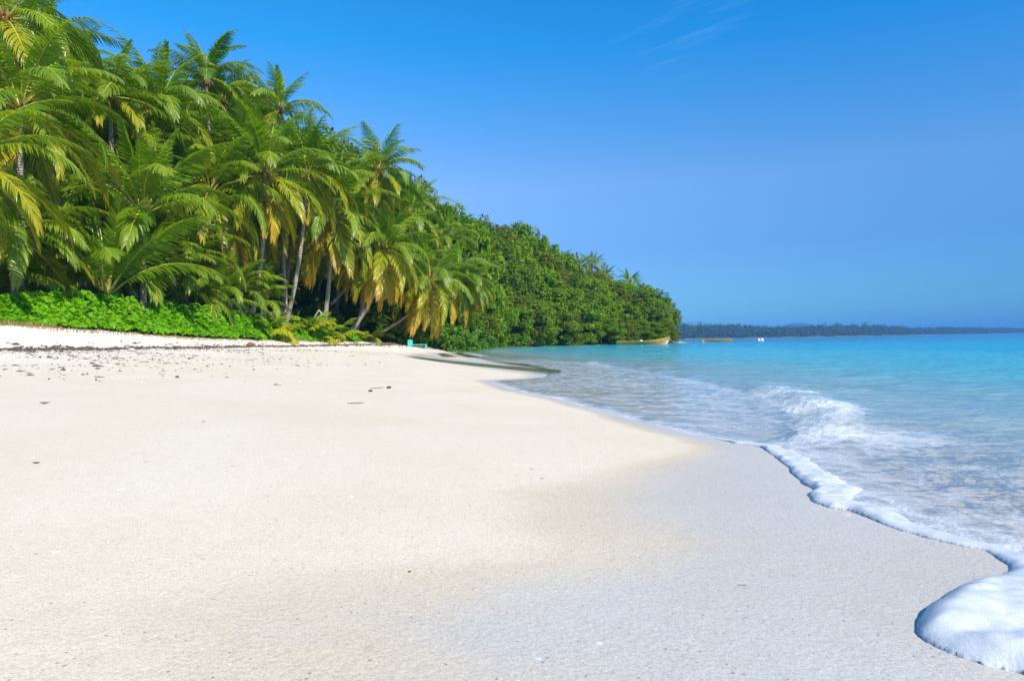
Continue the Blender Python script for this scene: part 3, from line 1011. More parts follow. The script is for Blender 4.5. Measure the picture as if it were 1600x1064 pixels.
palm('small pale palm standing in front of the broadleaf slope above the orange fringed palm', (702, 372), 690, 68, .85, 20, (.2, 4.8), None, 0)
palm('stooping palm beside the green shrub with fronds hanging down to its top', (728, 432), 712, 63, .8, 22, (1.0, 7.0), None, 0)
far = [('leafy palm crown poking out of the headland canopy, nearest to the grove', (878, 412)), ('broad pale palm crown on the headland skyline', (905, 416)),
       ('dark upright palm crown on the headland skyline beside the pale one', (925, 414)), ('palm crown lower down the headland skyline', (944, 432)), ('last palm crown on the headland skyline before the point', (984, 440))]
for i, (lb, c) in enumerate(far):
    palm(lb, c, c[0] - 3, 158 + 3 * i, .98, 20, (.2, 5.0), None, 0, group='palms on the headland skyline', seed=800 + i)

# seedlings on the crest
seeds = [(432, 506, 37, .95, 'yellowing palm seedling bent over at the end of the vine bank'), (470, 505, 40, 1.0, 'broad leaved palm seedling below the crossing trunks'),
         (487, 500, 42, 1.15, 'upright yellow-green palm seedling, tallest of the row on the crest'), (503, 509, 43, .8, 'small bright palm seedling in the creeping vines'),
         (527, 512, 46, .95, 'fan shaped palm seedling beside the thick leaning trunk'), (556, 520, 49, .7, 'stubby yellow palm seedling between two leaning trunks'),
         (571, 521, 51, .75, 'thin yellow palm seedling nearest to the brown driftwood'), (412, 500, 36, .9, 'palm seedling arching over the white post'),
         (592, 500, 55, 1.2, 'dark palm seedling in the shade under the leaning trunks'), (612, 508, 58, 1.0, 'shaded palm seedling behind the leaning trunks')]
for i, (x, y, d, s, lb) in enumerate(seeds):
    r = random.Random(60 + i)
    d2 = push(x, d, .35); s *= 1.6 * d2 / d; d = d2
    p = P(x, 520, d); z = land1(p.x, d)
    root = empty('palm_seedling', (p.x, d, z - .03), lb, 'seedling', 'palm seedlings on the beach crest')
    for k in range(7):
        fr = obj('frond', SEED_FROND[r.randrange(3)], root)
        fr.matrix_basis = Matrix.Rotation(k * 2.4 + r.uniform(-.3, .3), 4, 'Z') @ Matrix.Rotation(R(r.uniform(-12, 12)), 4, 'Y') @ Matrix.Scale(s * r.uniform(.75, 1.1), 4)


# ------------------------------------------------------------------ broadleaf trees and shrubs
def leaf_cloud(centers, radii, n_per, leaf, seed, flat=.85):
    g = np.random.default_rng(seed)
    n = len(centers) * n_per
    c = np.repeat(np.asarray(centers), n_per, 0); rr = np.repeat(np.asarray(radii), n_per)[:, None]
    d = g.normal(size=(n, 3)); d /= np.linalg.norm(d, axis=1, keepdims=True)
    rad = g.uniform(.25, 1.0, (n, 1)) ** .45
    off = d * rad * rr; off[:, 2] *= flat
    p = c + off
    nrm = d * .7 + np.array([0, 0, .55]) + g.normal(size=(n, 3)) * .42
    nrm /= np.linalg.norm(nrm, axis=1, keepdims=True)
    a = np.cross(nrm, g.normal(size=(n, 3))); a /= np.linalg.norm(a, axis=1, keepdims=True)
    b = np.cross(nrm, a)
    L = (leaf * g.uniform(.6, 1.25, (n, 1))) * .5; W = L * g.uniform(.45, .62, (n, 1))
    fold = nrm * L * .18
    v = np.stack([p - a * L, p - a * L * .1 + b * W - fold, p + a * L, p - a * L * .1 - b * W - fold], 1).reshape(-1, 3)
    qd = np.arange(n * 4).reshape(-1, 4)
    return v, qd


def dome(n, rx, h, seed, top=.55, base=.0, jit=.22, solid=.25):
    """clump centres over a bushy dome: widest low down when base is 0, lifted when base > 0"""
    r = random.Random(seed)
    out = []; rad = []
    lob = [(r.uniform(0, 6.28), r.uniform(.12, .3)) for _ in range(3)]
    while len(out) < n:
        a = r.uniform(0, 2 * PI); u = r.random()
        z = base * h + u * (1 - base) * h
        k = (u - .30) / .70 if u > .30 else (.30 - u) / .42
        prof = math.sqrt(max(.02, 1 - k ** 2.2)) if u > .3 else math.sqrt(max(.1, 1 - k ** 2))
        prof *= 1 + sum(m * math.cos(a * (i + 2) + ph) for i, (ph, m) in enumerate(lob)) * .6
        q = 1 - (r.random() ** 2) * solid - abs(r.gauss(0, jit)) * .5 + (r.random() ** 4) * .18
        out.append((rx * prof * q * math.cos(a), rx * prof * q * math.sin(a), z + r.uniform(-.3, .3)))
        rad.append(rx * r.uniform(.17, .30))
    return out, rad


def tree_trunk(h, rx, seed, r0=.22):
    mb = MB(); r = random.Random(seed)
    top = Vector((r.uniform(-.4, .4), r.uniform(-.4, .4), h * .72))
    mid = Vector((r.uniform(-.4, .4), r.uniform(-.4, .4), h * .35))
    mb.tube([(0, 0, -.4), (0, 0, .3), mid, top], [r0 * 1.6, r0 * 1.1, r0 * .8, r0 * .25], 8)
    for k in range(7):
        a = k * 2.4; s = mid.lerp(top, k / 8)
        e = Vector((math.cos(a) * rx * .72, math.sin(a) * rx * .72, s.z + h * r.uniform(.08, .22)))
        mb.tube([s, s.lerp(e, .5) + Vector((0, 0, h * .03)), e], [r0 * .5, r0 * .3, r0 * .08], 6)
    return mb.mesh('trunk', [M['wood']], True)


CROWN = {}
for kind, (mat, spec) in {
    'broad': ('leaf_mid', dict(rx=4.6, h=9.0, n=105, per=105, leaf=.50, base=.02)),
    'broad_dark': ('leaf_dark', dict(rx=4.6, h=9.0, n=100, per=105, leaf=.48, base=.02)),
    'broad_olive': ('leaf_olive', dict(rx=4.6, h=9.0, n=100, per=105, leaf=.46, base=.02)),
    'tall': ('leaf_mid', dict(rx=4.4, h=10.5, n=80, per=110, leaf=.46, base=.38)),
    'tall_olive': ('leaf_olive', dict(rx=4.4, h=10.5, n=62, per=105, leaf=.42, base=.42)),
    'shrub': ('leaf_bright', dict(rx=1.5, h=1.9, n=70, per=75, leaf=.24, base=.0)),
    'shrub_dark': ('leaf_dark', dict(rx=1.9, h=2.4, n=70, per=80, leaf=.28, base=.0)),
}.items():
    CROWN[kind] = []
    for sd in range(3):
        cs, rd = dome(spec['n'], spec['rx'], spec['h'], 40 + sd * 7 + len(kind), base=spec['base'])
        if kind.startswith(('broad', 'tall')): rd = [q * .9 for q in rd]
        v, qd = leaf_cloud(cs, rd, spec['per'], spec['leaf'], 11 + sd + len(kind) * 3)
        cm = np_mesh('crown', v, qd, [M[mat]], smooth=False)
        tm_ = tree_trunk(spec['h'], spec['rx'], sd + 3, .24 if spec['h'] > 5 else .05)
        CROWN[kind].append((cm, tm_, spec['h'], spec['rx']))


def tree(label, px, d, top_y, kind, width=None, group=None, name='broadleaf_tree', cat='tree', seed=0, zoff=0):
    """top_y: photo row the crown reaches at that column; width in metres (radius)"""
    r = random.Random(seed + int(px) * 7 + int(d))
    cm, tm_, h, rx = CROWN[kind][r.randrange(3)]
    p = P(px, 520, d)
    z = land1(p.x, d) + zoff
    H = P(px, top_y, d).z - z
    root = empty(name, (p.x, d, z), label, cat, group)
    s = H / h * .96; w = (width or rx * s) / rx
    for nm, me in (('crown' if cat == 'tree' else 'foliage', cm), ('trunk' if cat == 'tree' else 'stem', tm_)):
        o = obj(nm, me, root)
        o.scale = (w, w, s); o.rotation_euler.z = r.uniform(0, 6.28)
    return root


# the headland: four ranks of trees that climb from the water to the skyline
sky_x = [560, 640, 660, 700, 740, 780, 800, 830, 855, 875, 900, 950, 985, 1010, 1035, 1050, 1066]
sky_y = [282, 288, 292, 318, 338, 345, 347, 360, 378, 398, 412, 432, 442, 450, 462, 478, 512]
shore_d = knots([(640, 92), (750, 108), (850, 116), (950, 126), (1040, 136), (1066, 143)])
ORD = ['first', 'second', 'third', 'fourth', 'fifth', 'sixth', 'seventh', 'eighth', 'ninth', 'tenth', 'eleventh', 'twelfth', 'thirteenth', 'fourteenth', 'fifteenth', 'sixteenth', 'seventeenth', 'eighteenth']


def sky(x): return float(np.interp(x, sky_x, sky_y))


def ybase(x): return 535 - .0178 * (x - 800) + 4


ranks = [  # depth behind the shore, share of the height to the skyline, step, kinds, phrase
    (2.5, .40, 27, ('broad', 'broad', 'broad_olive'), 'leafy tree overhanging the waterline of the headland, {} counted from the sand'),
    (9.0, .66, 33, ('broad', 'broad_dark', 'broad'), 'broadleaf tree in the second rank of the headland wood, {} counted from the sand'),
    (17.0, .86, 36, ('broad', 'broad_olive', 'broad_dark'), 'broadleaf tree high on the headland below the skyline, {} counted from the grove'),
    (26.0, 1.0, 34, ('broad', 'tall', 'broad_dark', 'tall_olive'), 'broadleaf tree forming the headland skyline, {} counted from the grove'),
]
for ri, (dep, shr, stp, kinds, phrase) in enumerate(ranks):
    x = [752, 700, 660, 640][ri]; i = 0
    end = [1062, 1056, 1046, 1040][ri]
    while x <= end:
        d = float(shore_d(x)) + dep + rnd.uniform(-1.5, 1.5)
        top = ybase(x) - (ybase(x) - sky(x)) * shr * rnd.uniform(.95, 1.03)
        Hh = (ybase(x) - top) / FPX * d
        tree(phrase.format(ORD[i]), x, d, top, kinds[(i + ri) % len(kinds)], width=max(3.4, min(6.4, .42 * Hh + 1.6)) * (.62 if x > 1030 else 1), group='trees of the headland wood', seed=ri * 100)
        x += stp * rnd.uniform(.85, 1.15); i += 1
# trees just behind the beach between grove and headland
mids = [(655, 84, 345, 'broad', 'broadleaf tree rising behind the orange fringed palm'), (690, 90, 330, 'broad_dark', 'dark broadleaf tree behind the small pale palm'),
        (730, 96, 345, 'broad', 'broadleaf tree at the inner corner where the sand meets the headland'), (620, 88, 330, 'broad_dark', 'dark broadleaf tree behind the open crowned palm'),
        (712, 84, 432, 'broad_olive', 'low olive green tree behind the stooping palm'), (756, 100, 430, 'broad', 'low tree whose skirt darkens the end of the sand'),
        (672, 78, 425, 'broad_dark', 'low dark tree behind the orange fringed palm'), (648, 100, 284, 'tall_olive', 'small thin tree top standing out on the skyline beside the open crowned palm')]
for x, d, ty, k, lb in mids:
    tree(lb, x, d, ty, k, group='trees behind the beach', width=5.2 if ty < 400 else 4.4)
# tall wood behind the grove
backs = [(-260, 52, 130), (-190, 56, 120), (-120, 54, 100), (-50, 58, 95), (15, 60, 110), (70, 62, 120), (125, 64, 130), (180, 66, 120), (235, 68, 125), (290, 69, 130), (345, 70, 128), (398, 70, 140),
         (445, 72, 185), (492, 74, 212), (512, 80, 214), (545, 78, 248), (585, 80, 262), (620, 84, 290)]
for i, (x, d, ty) in enumerate(backs):
    tree('tall broadleaf tree closing the view behind the palm grove, {} along from the picture corner'.format(ORD[i % 18]), x, d, ty, ('broad_dark', 'broad', 'tall_olive', 'broad_olive')[i % 4] if i != 14 else 'tall_olive', width=5.4,
         group='trees behind the palm grove', seed=300)
# second layer lower, closes the gaps between the trunks
for i in range(13):
    x = -220 + i * 68; d = 50 + (i % 3) * 3 + max(0, x - 200) * .022
    tree('dark leafy shrub filling the shade between the palm trunks', x, d, 452 - (i % 2) * 20, 'shrub_dark', width=3.6, group='shrubs in the shade of the grove', name='shrub', cat='shrub', seed=400)
# shrubs
tree('bright green shrub under the hanging palm fronds at the end of the dry sand', 690, 62, 492, 'shrub', 2.2, name='shrub', cat='shrub')
tree('low bright green shrub nearest to the dark overhang by the water', 718, 66, 500, 'shrub', 1.7, name='shrub', cat='shrub')
tree('dark green shrub behind the turquoise bench', 662, 63, 500, 'shrub_dark', 2.4, name='shrub', cat='shrub')
tree('shrub in the shade behind the driftwood', 622, 60, 500, 'shrub_dark', 2.2, name='shrub', cat='shrub')
tree('fresh green shrub reaching the sand where the trees meet the sea', 742, 78, 512, 'shrub', 2.2, name='shrub', cat='shrub')
tree('dense dark shrub between the thick leaning trunk and the seedlings', 560, 57, 478, 'shrub_dark', 3.0, name='shrub', cat='shrub')
tree('dark shrub behind the crossing palm trunks', 480, 52, 478, 'shrub_dark', 3.0, name='shrub', cat='shrub')


# ------------------------------------------------------------------ creeping vine bank on the crest
def vine_bank():
    g = np.random.default_rng(3)
    n = 40000
    y = g.uniform(13, 52, n)
    c = g.uniform(0, 1, n)
    wid = vine_w(y)
    back = c * wid
    edge = .35 * fbm(y * .9, y * 0 + 3, 71, 3) + .25 * fbm(y * 3, y * 0, 72, 2)
    edge = edge - np.interp(y, [13, 20, 22.6, 24], [1.3, 1.25, .9, 0])
    x = crest_x(y) + edge - back
    hmax = np.interp(y, [13, 18, 22, 26, 30, 34, 38, 42, 48, 52], [.42, .46, .74, 1.12, 1.40, 1.45, 1.35, 1.0, .40, .2])
    prof = sstep(0, .75, back / np.maximum(wid, .5) * 1.3) * .86 + .14
    lump = 1 + .30 * fbm(x * .9, y * .9, 73, 3) + .35 * fbm(x * 2.6, y * 2.6, 74, 2)
    z = land(x, y) + hmax * prof * lump * (1 - .42 * g.random(n) ** 2) + .03 + .16 * prof * (g.random(n) - .35)
    # thin the shallow runners at the edge
    keep = g.random(n) < np.clip(.35 + back * 1.6, 0, 1)
    x, y, z = x[keep], y[keep], z[keep]; n = len(x)
    nrm = np.stack([.30 + .65 * g.normal(size=n), -.35 + .65 * g.normal(size=n), np.full(n, .9)], 1)
    nrm /= np.linalg.norm(nrm, axis=1, keepdims=True)
    a = np.cross(nrm, g.normal(size=(n, 3))); a /= np.linalg.norm(a, axis=1, keepdims=True)
    b = np.cross(nrm, a)
    L = g.uniform(.065, .135, (n, 1))
    p = np.stack([x, y, z], 1)
    # rounded two-lobed leaf, folded along its rib: two quads
    tip = p + a * L; base = p - a * L * .8
    l1 = p + b * L * .95 + a * L * .35 + nrm * L * .3; l2 = p + b * L * .85 - a * L * .7 + nrm * L * .25
    r1 = p - b * L * .95 + a * L * .35 + nrm * L * .3; r2 = p - b * L * .85 - a * L * .7 + nrm * L * .25
    v = np.stack([base, tip, l1, l2, r1, r2], 1).reshape(-1, 3)
    o = np.arange(n)[:, None] * 6
    qd = np.concatenate([o + np.array([0, 3, 2, 1]), o + np.array([0, 1, 4, 5])], 0)
    return v, qd


vv, vq = vine_bank()
vb = obj('creeping_vines', np_mesh('creeping_vines', vv, vq, [M['vine']], smooth=False))
tag(vb, 'bright green creeping beach vines covering the sand crest below the palms', 'vines', kind='stuff')


def grass_mesh():
    g = random.Random(9); V = []; F = []
    for k in range(4000):
        if k < 2600:
            y = g.uniform(15, 24); x = float(crest_x(y)) + g.uniform(-1.35, .5) - .4
        else:
            y = g.uniform(22, 50); x = float(crest_x(y)) + g.uniform(-.35, .35) + .25
        z = land1(x, y)
        a = g.uniform(0, 6.28); l = g.uniform(.08, .26) * (1 if k < 2600 else .6); w = .012
        lean = Vector((math.cos(a), math.sin(a), 0)) * l * g.uniform(.3, 1.0)
        s = Vector((-math.sin(a), math.cos(a), 0)) * w
        b = Vector((x, y, z)); m = b + lean * .4 + Vector((0, 0, l * .6)); t = b + lean + Vector((0, 0, l * .75))
        o = len(V)
        V += [tuple(b - s), tuple(b + s), tuple(m + s * .8), tuple(m - s * .8), tuple(t + s * .2), tuple(t - s * .2)]
        F += [(o, o + 1, o + 2, o + 3), (o + 3, o + 2, o + 4, o + 5)]
    return np_mesh('dry_grass', V, F, [M['grass_dry']], smooth=False)


tag(obj('dry_grass', grass_mesh()), 'straw coloured dry grass and runners at the sandy foot of the vines', 'grass', kind='stuff')

# leaf litter and darkness under the grove: a carpet of dead leaves
def litter_mesh():
    g = np.random.default_rng(17); n = 9000
    y = g.uniform(20, 75, n); x = crest_x(y) - g.uniform(2.0, 22, n)
    z = land(x, y) + .03 + .10 * g.random(n)
    nrm = np.stack([.4 * g.normal(size=n), .4 * g.normal(size=n), np.full(n, 1.0)], 1); nrm /= np.linalg.norm(nrm, axis=1, keepdims=True)
    a = np.cross(nrm, g.normal(size=(n, 3))); a /= np.linalg.norm(a, axis=1, keepdims=True); b = np.cross(nrm, a)
    L = g.uniform(.12, .4, (n, 1)); p = np.stack([x, y, z], 1)
    v = np.stack([p - a * L, p + b * L * .5, p + a * L, p - b * L * .5], 1).reshape(-1, 3)
    return np_mesh('leaf_litter', v, np.arange(n * 4).reshape(-1, 4), [M['litter']], smooth=False)


M['litter'] = mat_leaf('leaf_litter', (.06, .045, .025), (.11, .075, .04), (.05, .07, .02), .8, .1, .8, .2)
tag(obj('leaf_litter', litter_mesh()), 'dark leaf litter on the ground under the palm grove', 'litter', kind='stuff')


# ------------------------------------------------------------------ wrack line, debris
M['weed'] = mat_plain('dried_seaweed', (.05, .035, .03), (.14, .10, .075), 20, .85, .4)
M['coral'] = mat_plain('coral_rubble', (.44, .38, .30), (.60, .54, .45), 25, .85, .4, .004)
M['husk'] = mat_plain('husk', (.14, .09, .055), (.27, .18, .11), 20, .9, .5)


def flakes(name, pos, size, mat, seed, flat=.35, elong=2.2):
    """small irregular six-sided lumps lying on the sand"""
    g = np.random.default_rng(seed); n = len(pos)
    an = g.uniform(0, 6.28, n); ca, sa = np.cos(an), np.sin(an)
    V = []
    tmpl = np.array([(1, 0, 0), (.3, .8, 0), (-.6, .6, 0), (-1, -.1, 0), (-.3, -.8, 0), (.6, -.6, 0), (.15, .05, 1.0), (-.35, -.05, .8)])
    t = tmpl[None] * (1 + .35 * g.normal(size=(n, 8, 1)))
    t = t * (size[:, None, None] * np.array([1.0, 1 / elong, flat])[None, None])
    x = t[..., 0] * ca[:, None] - t[..., 1] * sa[:, None]; y = t[..., 0] * sa[:, None] + t[..., 1] * ca[:, None]
    v = np.stack([pos[:, 0][:, None] + x, pos[:, 1][:, None] + y, pos[:, 2][:, None] + t[..., 2] - .002], -1).reshape(-1, 3)
    f = np.array([(0, 1, 6), (1, 2, 6), (2, 7, 6), (2, 3, 7), (3, 4, 7), (4, 6, 7), (4, 5, 6), (5, 0, 6)])
    q = (np.arange(n)[:, None, None] * 8 + f[None]).reshape(-1, 3)
    return np_mesh(name, v, q, [mat], smooth=False)


g = np.random.default_rng(23)
# wrack: along the high-tide line, and scattered pieces below it
n = 6000
y = g.uniform(13, 64, n); cl = vnoise(y * .8, y * 0 + 1, 81)
x = XW(y) + g.normal(size=n) * .16 + .25 * fbm(y * .35, y * 0, 82, 3) + (g.random(n) < .3) * g.normal(size=n) * .55
k = g.random(n) < .35 + cl
x, y = x[k], y[k]
sz = g.uniform(.03, .13, len(x)) * np.where(g.random(len(x)) < .1, 1.5, 1)
tag(obj('dried_seaweed', flakes('dried_seaweed', np.stack([x, y, land(x, y)], 1), sz, M['weed'], 1)), 'dark line of dried seaweed and husks along the high tide mark', 'seaweed', kind='stuff')
n = 5600
y = g.uniform(9, 44, n); x = XW(y) + np.abs(g.normal(size=n)) * 3.4 + .2
k = (vnoise(x * .5, y * .4, 83) > .30 + .012 * (y - 10)) & (x < XS(y) - 4)
x, y = x[k], y[k]
tag(obj('beach_litter', flakes('beach_litter', np.stack([x, y, land(x, y)], 1), g.uniform(.014, .06, len(x)) * np.where(g.random(len(x)) < .08, 1.7, 1), M['weed'], 2, .3, 2.8)), 'scattered dark bits of weed and bark on the lumpy dry sand', 'litter', kind='stuff')
n = 8000
y = g.uniform(8.5, 40, n); x = XW(y) + np.abs(g.normal(size=n)) * 3.4 - .3
k = (x < XS(y) - 3.5)
x, y = x[k], y[k]
tag(obj('coral_rubble', flakes('coral_rubble', np.stack([x, y, land(x, y)], 1), g.uniform(.010, .036, len(x)), M['coral'], 3, .55, 1.4)), 'pale broken coral and shell rubble strewn over the dry sand', 'rubble', kind='stuff')


def debris(name, cat, label, px, py, z, kind, size, rot, mat):
    v = ray(px, py); ts = np.geomspace(1.0, 80, 3000)
    hx, hy, hz = CAM.x + v.x * ts, CAM.y + v.y * ts, CAM.z + v.z * ts
    hit = np.where(hz <= land(hx, hy))[0]
    k0 = hit[0] if len(hit) else int(np.argmin(hz - land(hx, hy) + np.where(hy < 10, 9, 0)))
    p = Vector((hx[k0], hy[k0], 0))
    zz_ = land1(p.x, p.y)
    mb = MB(); r = random.Random(int(px * 3 + py))
    size = size / FPX * p.y
    c, s = math.cos(rot), math.sin(rot)
    if kind == 'twig':
        pts = [(c * size * (t - .5), s * size * (t - .5) + r.uniform(-.04, .04) * size, size * .035 + abs(r.gauss(0, .012)) * size) for t in (0, .25, .5, .75, 1)]
        mb.tube(pts, [size * .02, size * .028, size * .024, size * .03, size * .012], 6)
        mb.tube([pts[2], (pts[2][0] + c * size * .18 - s * size * .12, pts[2][1] + s * size * .18 + c * size * .12, size * .08)], [size * .018, size * .006], 5)
    elif kind == 'leaf':
        nu = 9
        vs = []; fs = []
        for i in range(nu):
            t = i / (nu - 1); w = size * .22 * math.sin(PI * (t * .96 + .02)) ** .8
            for k_, sgn in enumerate((-1, 0, 1)):
                lx = size * (t - .5); ly = sgn * w
                vs.append((c * lx - s * ly, s * lx + c * ly, size * (.05 + .14 * (2 * t - 1) ** 2) + abs(sgn) * w * .45))
        for i in range(nu - 1):
            for k_ in range(2):
                fs.append((i * 3 + k_, i * 3 + k_ + 1, i * 3 + 4 + k_, i * 3 + 3 + k_))
        mb.add(vs, fs)
    else:
        n_, m_ = 9, 6; vs = []; fs = []
        for i in range(m_ + 1):
            a = PI * i / m_
            for k_ in range(n_):
                b = 2 * PI * k_ / n_; q = 1 + r.uniform(-.16, .16)
                lx = size * .5 * math.sin(a) * math.cos(b) * q; ly = size * .36 * math.sin(a) * math.sin(b) * q
                vs.append((c * lx - s * ly, s * lx + c * ly, size * .22 - size * .26 * math.cos(a) * q))
        for i in range(m_):
            for k_ in range(n_):
                fs.append((i * n_ + k_, i * n_ + (k_ + 1) % n_, (i + 1) * n_ + (k_ + 1) % n_, (i + 1) * n_ + k_))
        mb.add(vs, fs)
    o = obj(name, mb.mesh(name, [mat], kind != 'twig'), None, (p.x, p.y, zz_))
    return tag(o, label, cat)


debris('dry_leaf', 'leaf', 'single dark curled leaf lying alone on the smooth near sand', 57, 724, .2, 'leaf', 12, .2, M['weed'])
debris('dry_leaf', 'leaf', 'dark folded leaf on the sand below the lumpy strip, towards the picture edge', 70, 631, .3, 'leaf', 16, .1, M['weed'])
debris('dry_leaf', 'leaf', 'tiny dark scrap of leaf above the lone curled leaf', 318, 659, .2, 'leaf', 6, .0, M['weed'])
debris('twig', 'twig', 'thin pale twig with a dark knob lying on the open sand', 556, 631, .25, 'twig', 27, .0, M['husk'])
debris('twig', 'twig', 'short brown twig beside a dark pebble in the middle of the beach', 590, 607, .25, 'twig', 22, .1, M['husk'])
debris('pebble', 'pebble', 'dark round pebble next to the short brown twig', 608, 607, .25, 'stone', 8, .4, M['weed'])
debris('pebble', 'pebble', 'dark flat pebble below the short brown twig', 579, 612, .25, 'stone', 7, 0, M['weed'])
debris('twig', 'twig', 'small dark sliver of wood on the wet grey sand near the foam', 1160, 915, .05, 'twig', 16, .1, M['husk'])
debris('pebble', 'pebble', 'black pebble half way up the beach among coral crumbs', 277, 590, .4, 'stone', 6, 0, M['weed'])
debris('pebble', 'pebble', 'tan coral lump on the lumpy sand near the black pebble', 253, 585, .4, 'stone', 8, .4, M['coral'])
debris('pebble', 'pebble', 'grey pebble beside the scattered twigs of the lower beach', 436, 602, .4, 'stone', 9, .4, M['coral'])
debris('driftwood', 'driftwood', 'curved dark strip of bark on the lumpy sand', 225, 566, .5, 'twig', 20, -.1, M['husk'])
debris('coconut_husk', 'husk', 'pale rounded coconut husk lying just below the seaweed line', 205, 549, .6, 'stone', 11, .3, M['coral'])
debris('coconut_husk', 'husk', 'dark coconut husk at the end of the seaweed line', 392, 541, .7, 'stone', 13, .3, M['husk'])
debris('driftwood', 'driftwood', 'heap of dark brown driftwood on the crest in front of the seedlings', 460, 533, .8, 'twig', 36, .15, M['husk'])
debris('driftwood', 'driftwood', 'reddish driftwood log lying on the sand before the turquoise bench', 600, 538, .8, 'twig', 36, .05, M['husk'])
debris('pebble', 'pebble', 'small dark stone on the smooth sand towards the foam', 640, 894, .06, 'stone', 5, .4, M['weed'])

# ------------------------------------------------------------------ turquoise bench
M['turq'] = mat_plain('turquoise_paint', (.06, .50, .43), (.09, .56, .48), 5, .5, .15)


def bench():
    d = 54.0
    p = P(652, 538, d); z = land1(p.x, d)
    root = empty('bench', (p.x, d, z), 'turquoise painted bench with one tall rounded end standing on the sand under the palms', 'bench')
    mb = MB(); mb.box((.12, 0, .26), (1.25, .36, .07))
    obj('seat', mb.mesh('seat', [M['turq']]), root)
    vs = []; n = 9
    for yy in (-.28, .28):
        vs += [(-.72, yy, 0), (-.42, yy, 0), (-.38, yy, .35)]
        for k in range(n):
            a = -.2 + (PI + .2) * k / (n - 1)
            vs.append((-.55 + .165 * math.cos(a), yy, .56 + .12 * math.sin(a)))
    m = len(vs) // 2
    fs = [tuple(range(m)), tuple(range(2 * m - 1, m - 1, -1))] + [(i, m + i, m + (i + 1) % m, (i + 1) % m) for i in range(m)]
    mb = MB(); mb.add(vs, fs)
    obj('end_panel', mb.mesh('end_panel', [M['turq']]), root)
    for yy in (-.13, .13):
        mb = MB(); mb.box((.70, yy, .11), (.10, .07, .235)); obj('leg', mb.mesh('leg', [M['turq']]), root)


bench()

# ------------------------------------------------------------------ boats and floats
M['yellow'] = mat_plain('boat_yellow', (.52, .33, .05), (.40, .25, .04), 3, .45, .1)
M['boat_white'] = mat_plain('boat_white', (.75, .72, .66), (.62, .58, .5), 4, .5, .1)
M['boat_in'] = mat_plain('boat_inside', (.16, .10, .06), (.28, .2, .12), 6, .8, .2)
M['rope'] = mat_plain('rope', (.45, .38, .28), (.55, .48, .36), 20, .9, .2)
M['crate'] = mat_plain('dark_gear', (.05, .06, .08), (.12, .10, .10), 8, .7, .2)
M['float'] = mat_plain('white_float', (.82, .82, .80), (.75, .75, .74), 5, .4, .1)


def hull(L, B, bow, mid, stern):
    """open wooden longboat, bow at +X: outer skin with a white forefoot, inner skin"""
    n = 22; V = []; F = []; MI = []
    ring = [(-1, 1), (-.93, .55), (-.66, .18), (-.2, 0), (.2, 0), (.66, .18), (.93, .55), (1, 1)]
    for i in range(n + 1):
        t = i / n
        x = (t - .5) * L
        w = B * .5 * (math.sin(PI * min(1, (t * .86 + .13))) ** .55 if t < .97 else .18)
        w = B * .5 * max(.02, (1 - abs(2 * t - .92) ** 2.6)) if t > .46 else B * .5 * (.62 + .38 * (t / .46) ** .8)
        sheer = mid + (bow - mid) * max(0, (t - .45) / .55) ** 2.0 + (stern - mid) * max(0, (.4 - t) / .4) ** 1.6
        keel = -.18 + .30 * max(0, (t - .82) / .18) ** 2
        rake = (.5 * max(0, (t - .8) / .2) ** 1.5)
        for (a, b) in ring:
            V.append((x + rake * b * .9, a * w * (.35 + .65 * b ** .6 if b > 0 else .35), keel + (sheer - keel) * b))
    m = len(ring)
    for i in range(n):
        for k in range(m - 1):
            F.append((i * m + k, (i + 1) * m + k, (i + 1) * m + k + 1, i * m + k + 1))
            MI.append(1 if (i > n * .62 and 1 <= k <= 5 and abs(k - 3) <= 2 and (i - n * .62) > (abs(k - 3)) * 3.2) else 0)
    F.append(tuple(range(m))); MI.append(0)
    F.append(tuple(n * m + k for k in range(m - 1, -1, -1))); MI.append(0)
    me = bpy.data.meshes.new('hull'); me.from_pydata(V, [], F)
    me.materials.append(M['yellow']); me.materials.append(M['boat_white'])
    me.polygons.foreach_set('material_index', MI)
    me.update()
    top = [Vector(V[i * m]) for i in range(n + 1)], [Vector(V[i * m + m - 1]) for i in range(n + 1)]
    return me, top


def boat(label, px, py, d, length_px, yaw, bow, mid, stern, gear=True):
    p = G(px, py, 0); p = P(px, py, d)
    root = empty('wooden_boat', (p.x, d, .02), label, 'boat', 'wooden boats off the headland')
    root.rotation_euler = (0, 0, yaw)
    L = length_px / FPX * d
    me, (lt, rt) = hull(L, L * .19, bow, mid, stern)
    h = obj('hull', me, root)
    md = h.modifiers.new('thickness', 'SOLIDIFY'); md.thickness = .06; md.offset = -1
    for side in (lt, rt):
        mb = MB(); mb.tube([v + Vector((0, 0, .03)) for v in side], .05, 6); obj('gunwale', mb.mesh('gunwale', [M['yellow']], True), root)
    mb = MB(); mb.box((0, 0, .02), (L * .72, L * .12, .05)); obj('floor_boards', mb.mesh('floor_boards', [M['boat_in']]), root)
    for t in (-.3, -.1, .12, .28):
        i = int((t + .5) * 22); w = (rt[i] - lt[i]).length
        mb = MB(); mb.box((t * L, 0, lt[i].z - .14), (.24, w * .96, .05)); obj('thwart', mb.mesh('thwart', [M['boat_in']]), root)
    mb = MB(); e = (lt[-1] + rt[-1]) / 2
    mb.tube([e + Vector((-.12, 0, -.25)), e + Vector((.03, 0, .16))], .07, 6); obj('stem_post', mb.mesh('stem_post', [M['yellow']]), root)
    return root, L


b1, L1 = boat('yellow longboat with a raised bow and white forefoot moored against the headland trees', 1003, 537.2, 118, 78, R(-6), 1.15, .50, .62)
b2, L2 = boat('low yellow longboat afloat alone between the point and the white floats', 1121, 533.8, 165, 43, R(174), .66, .38, .62)


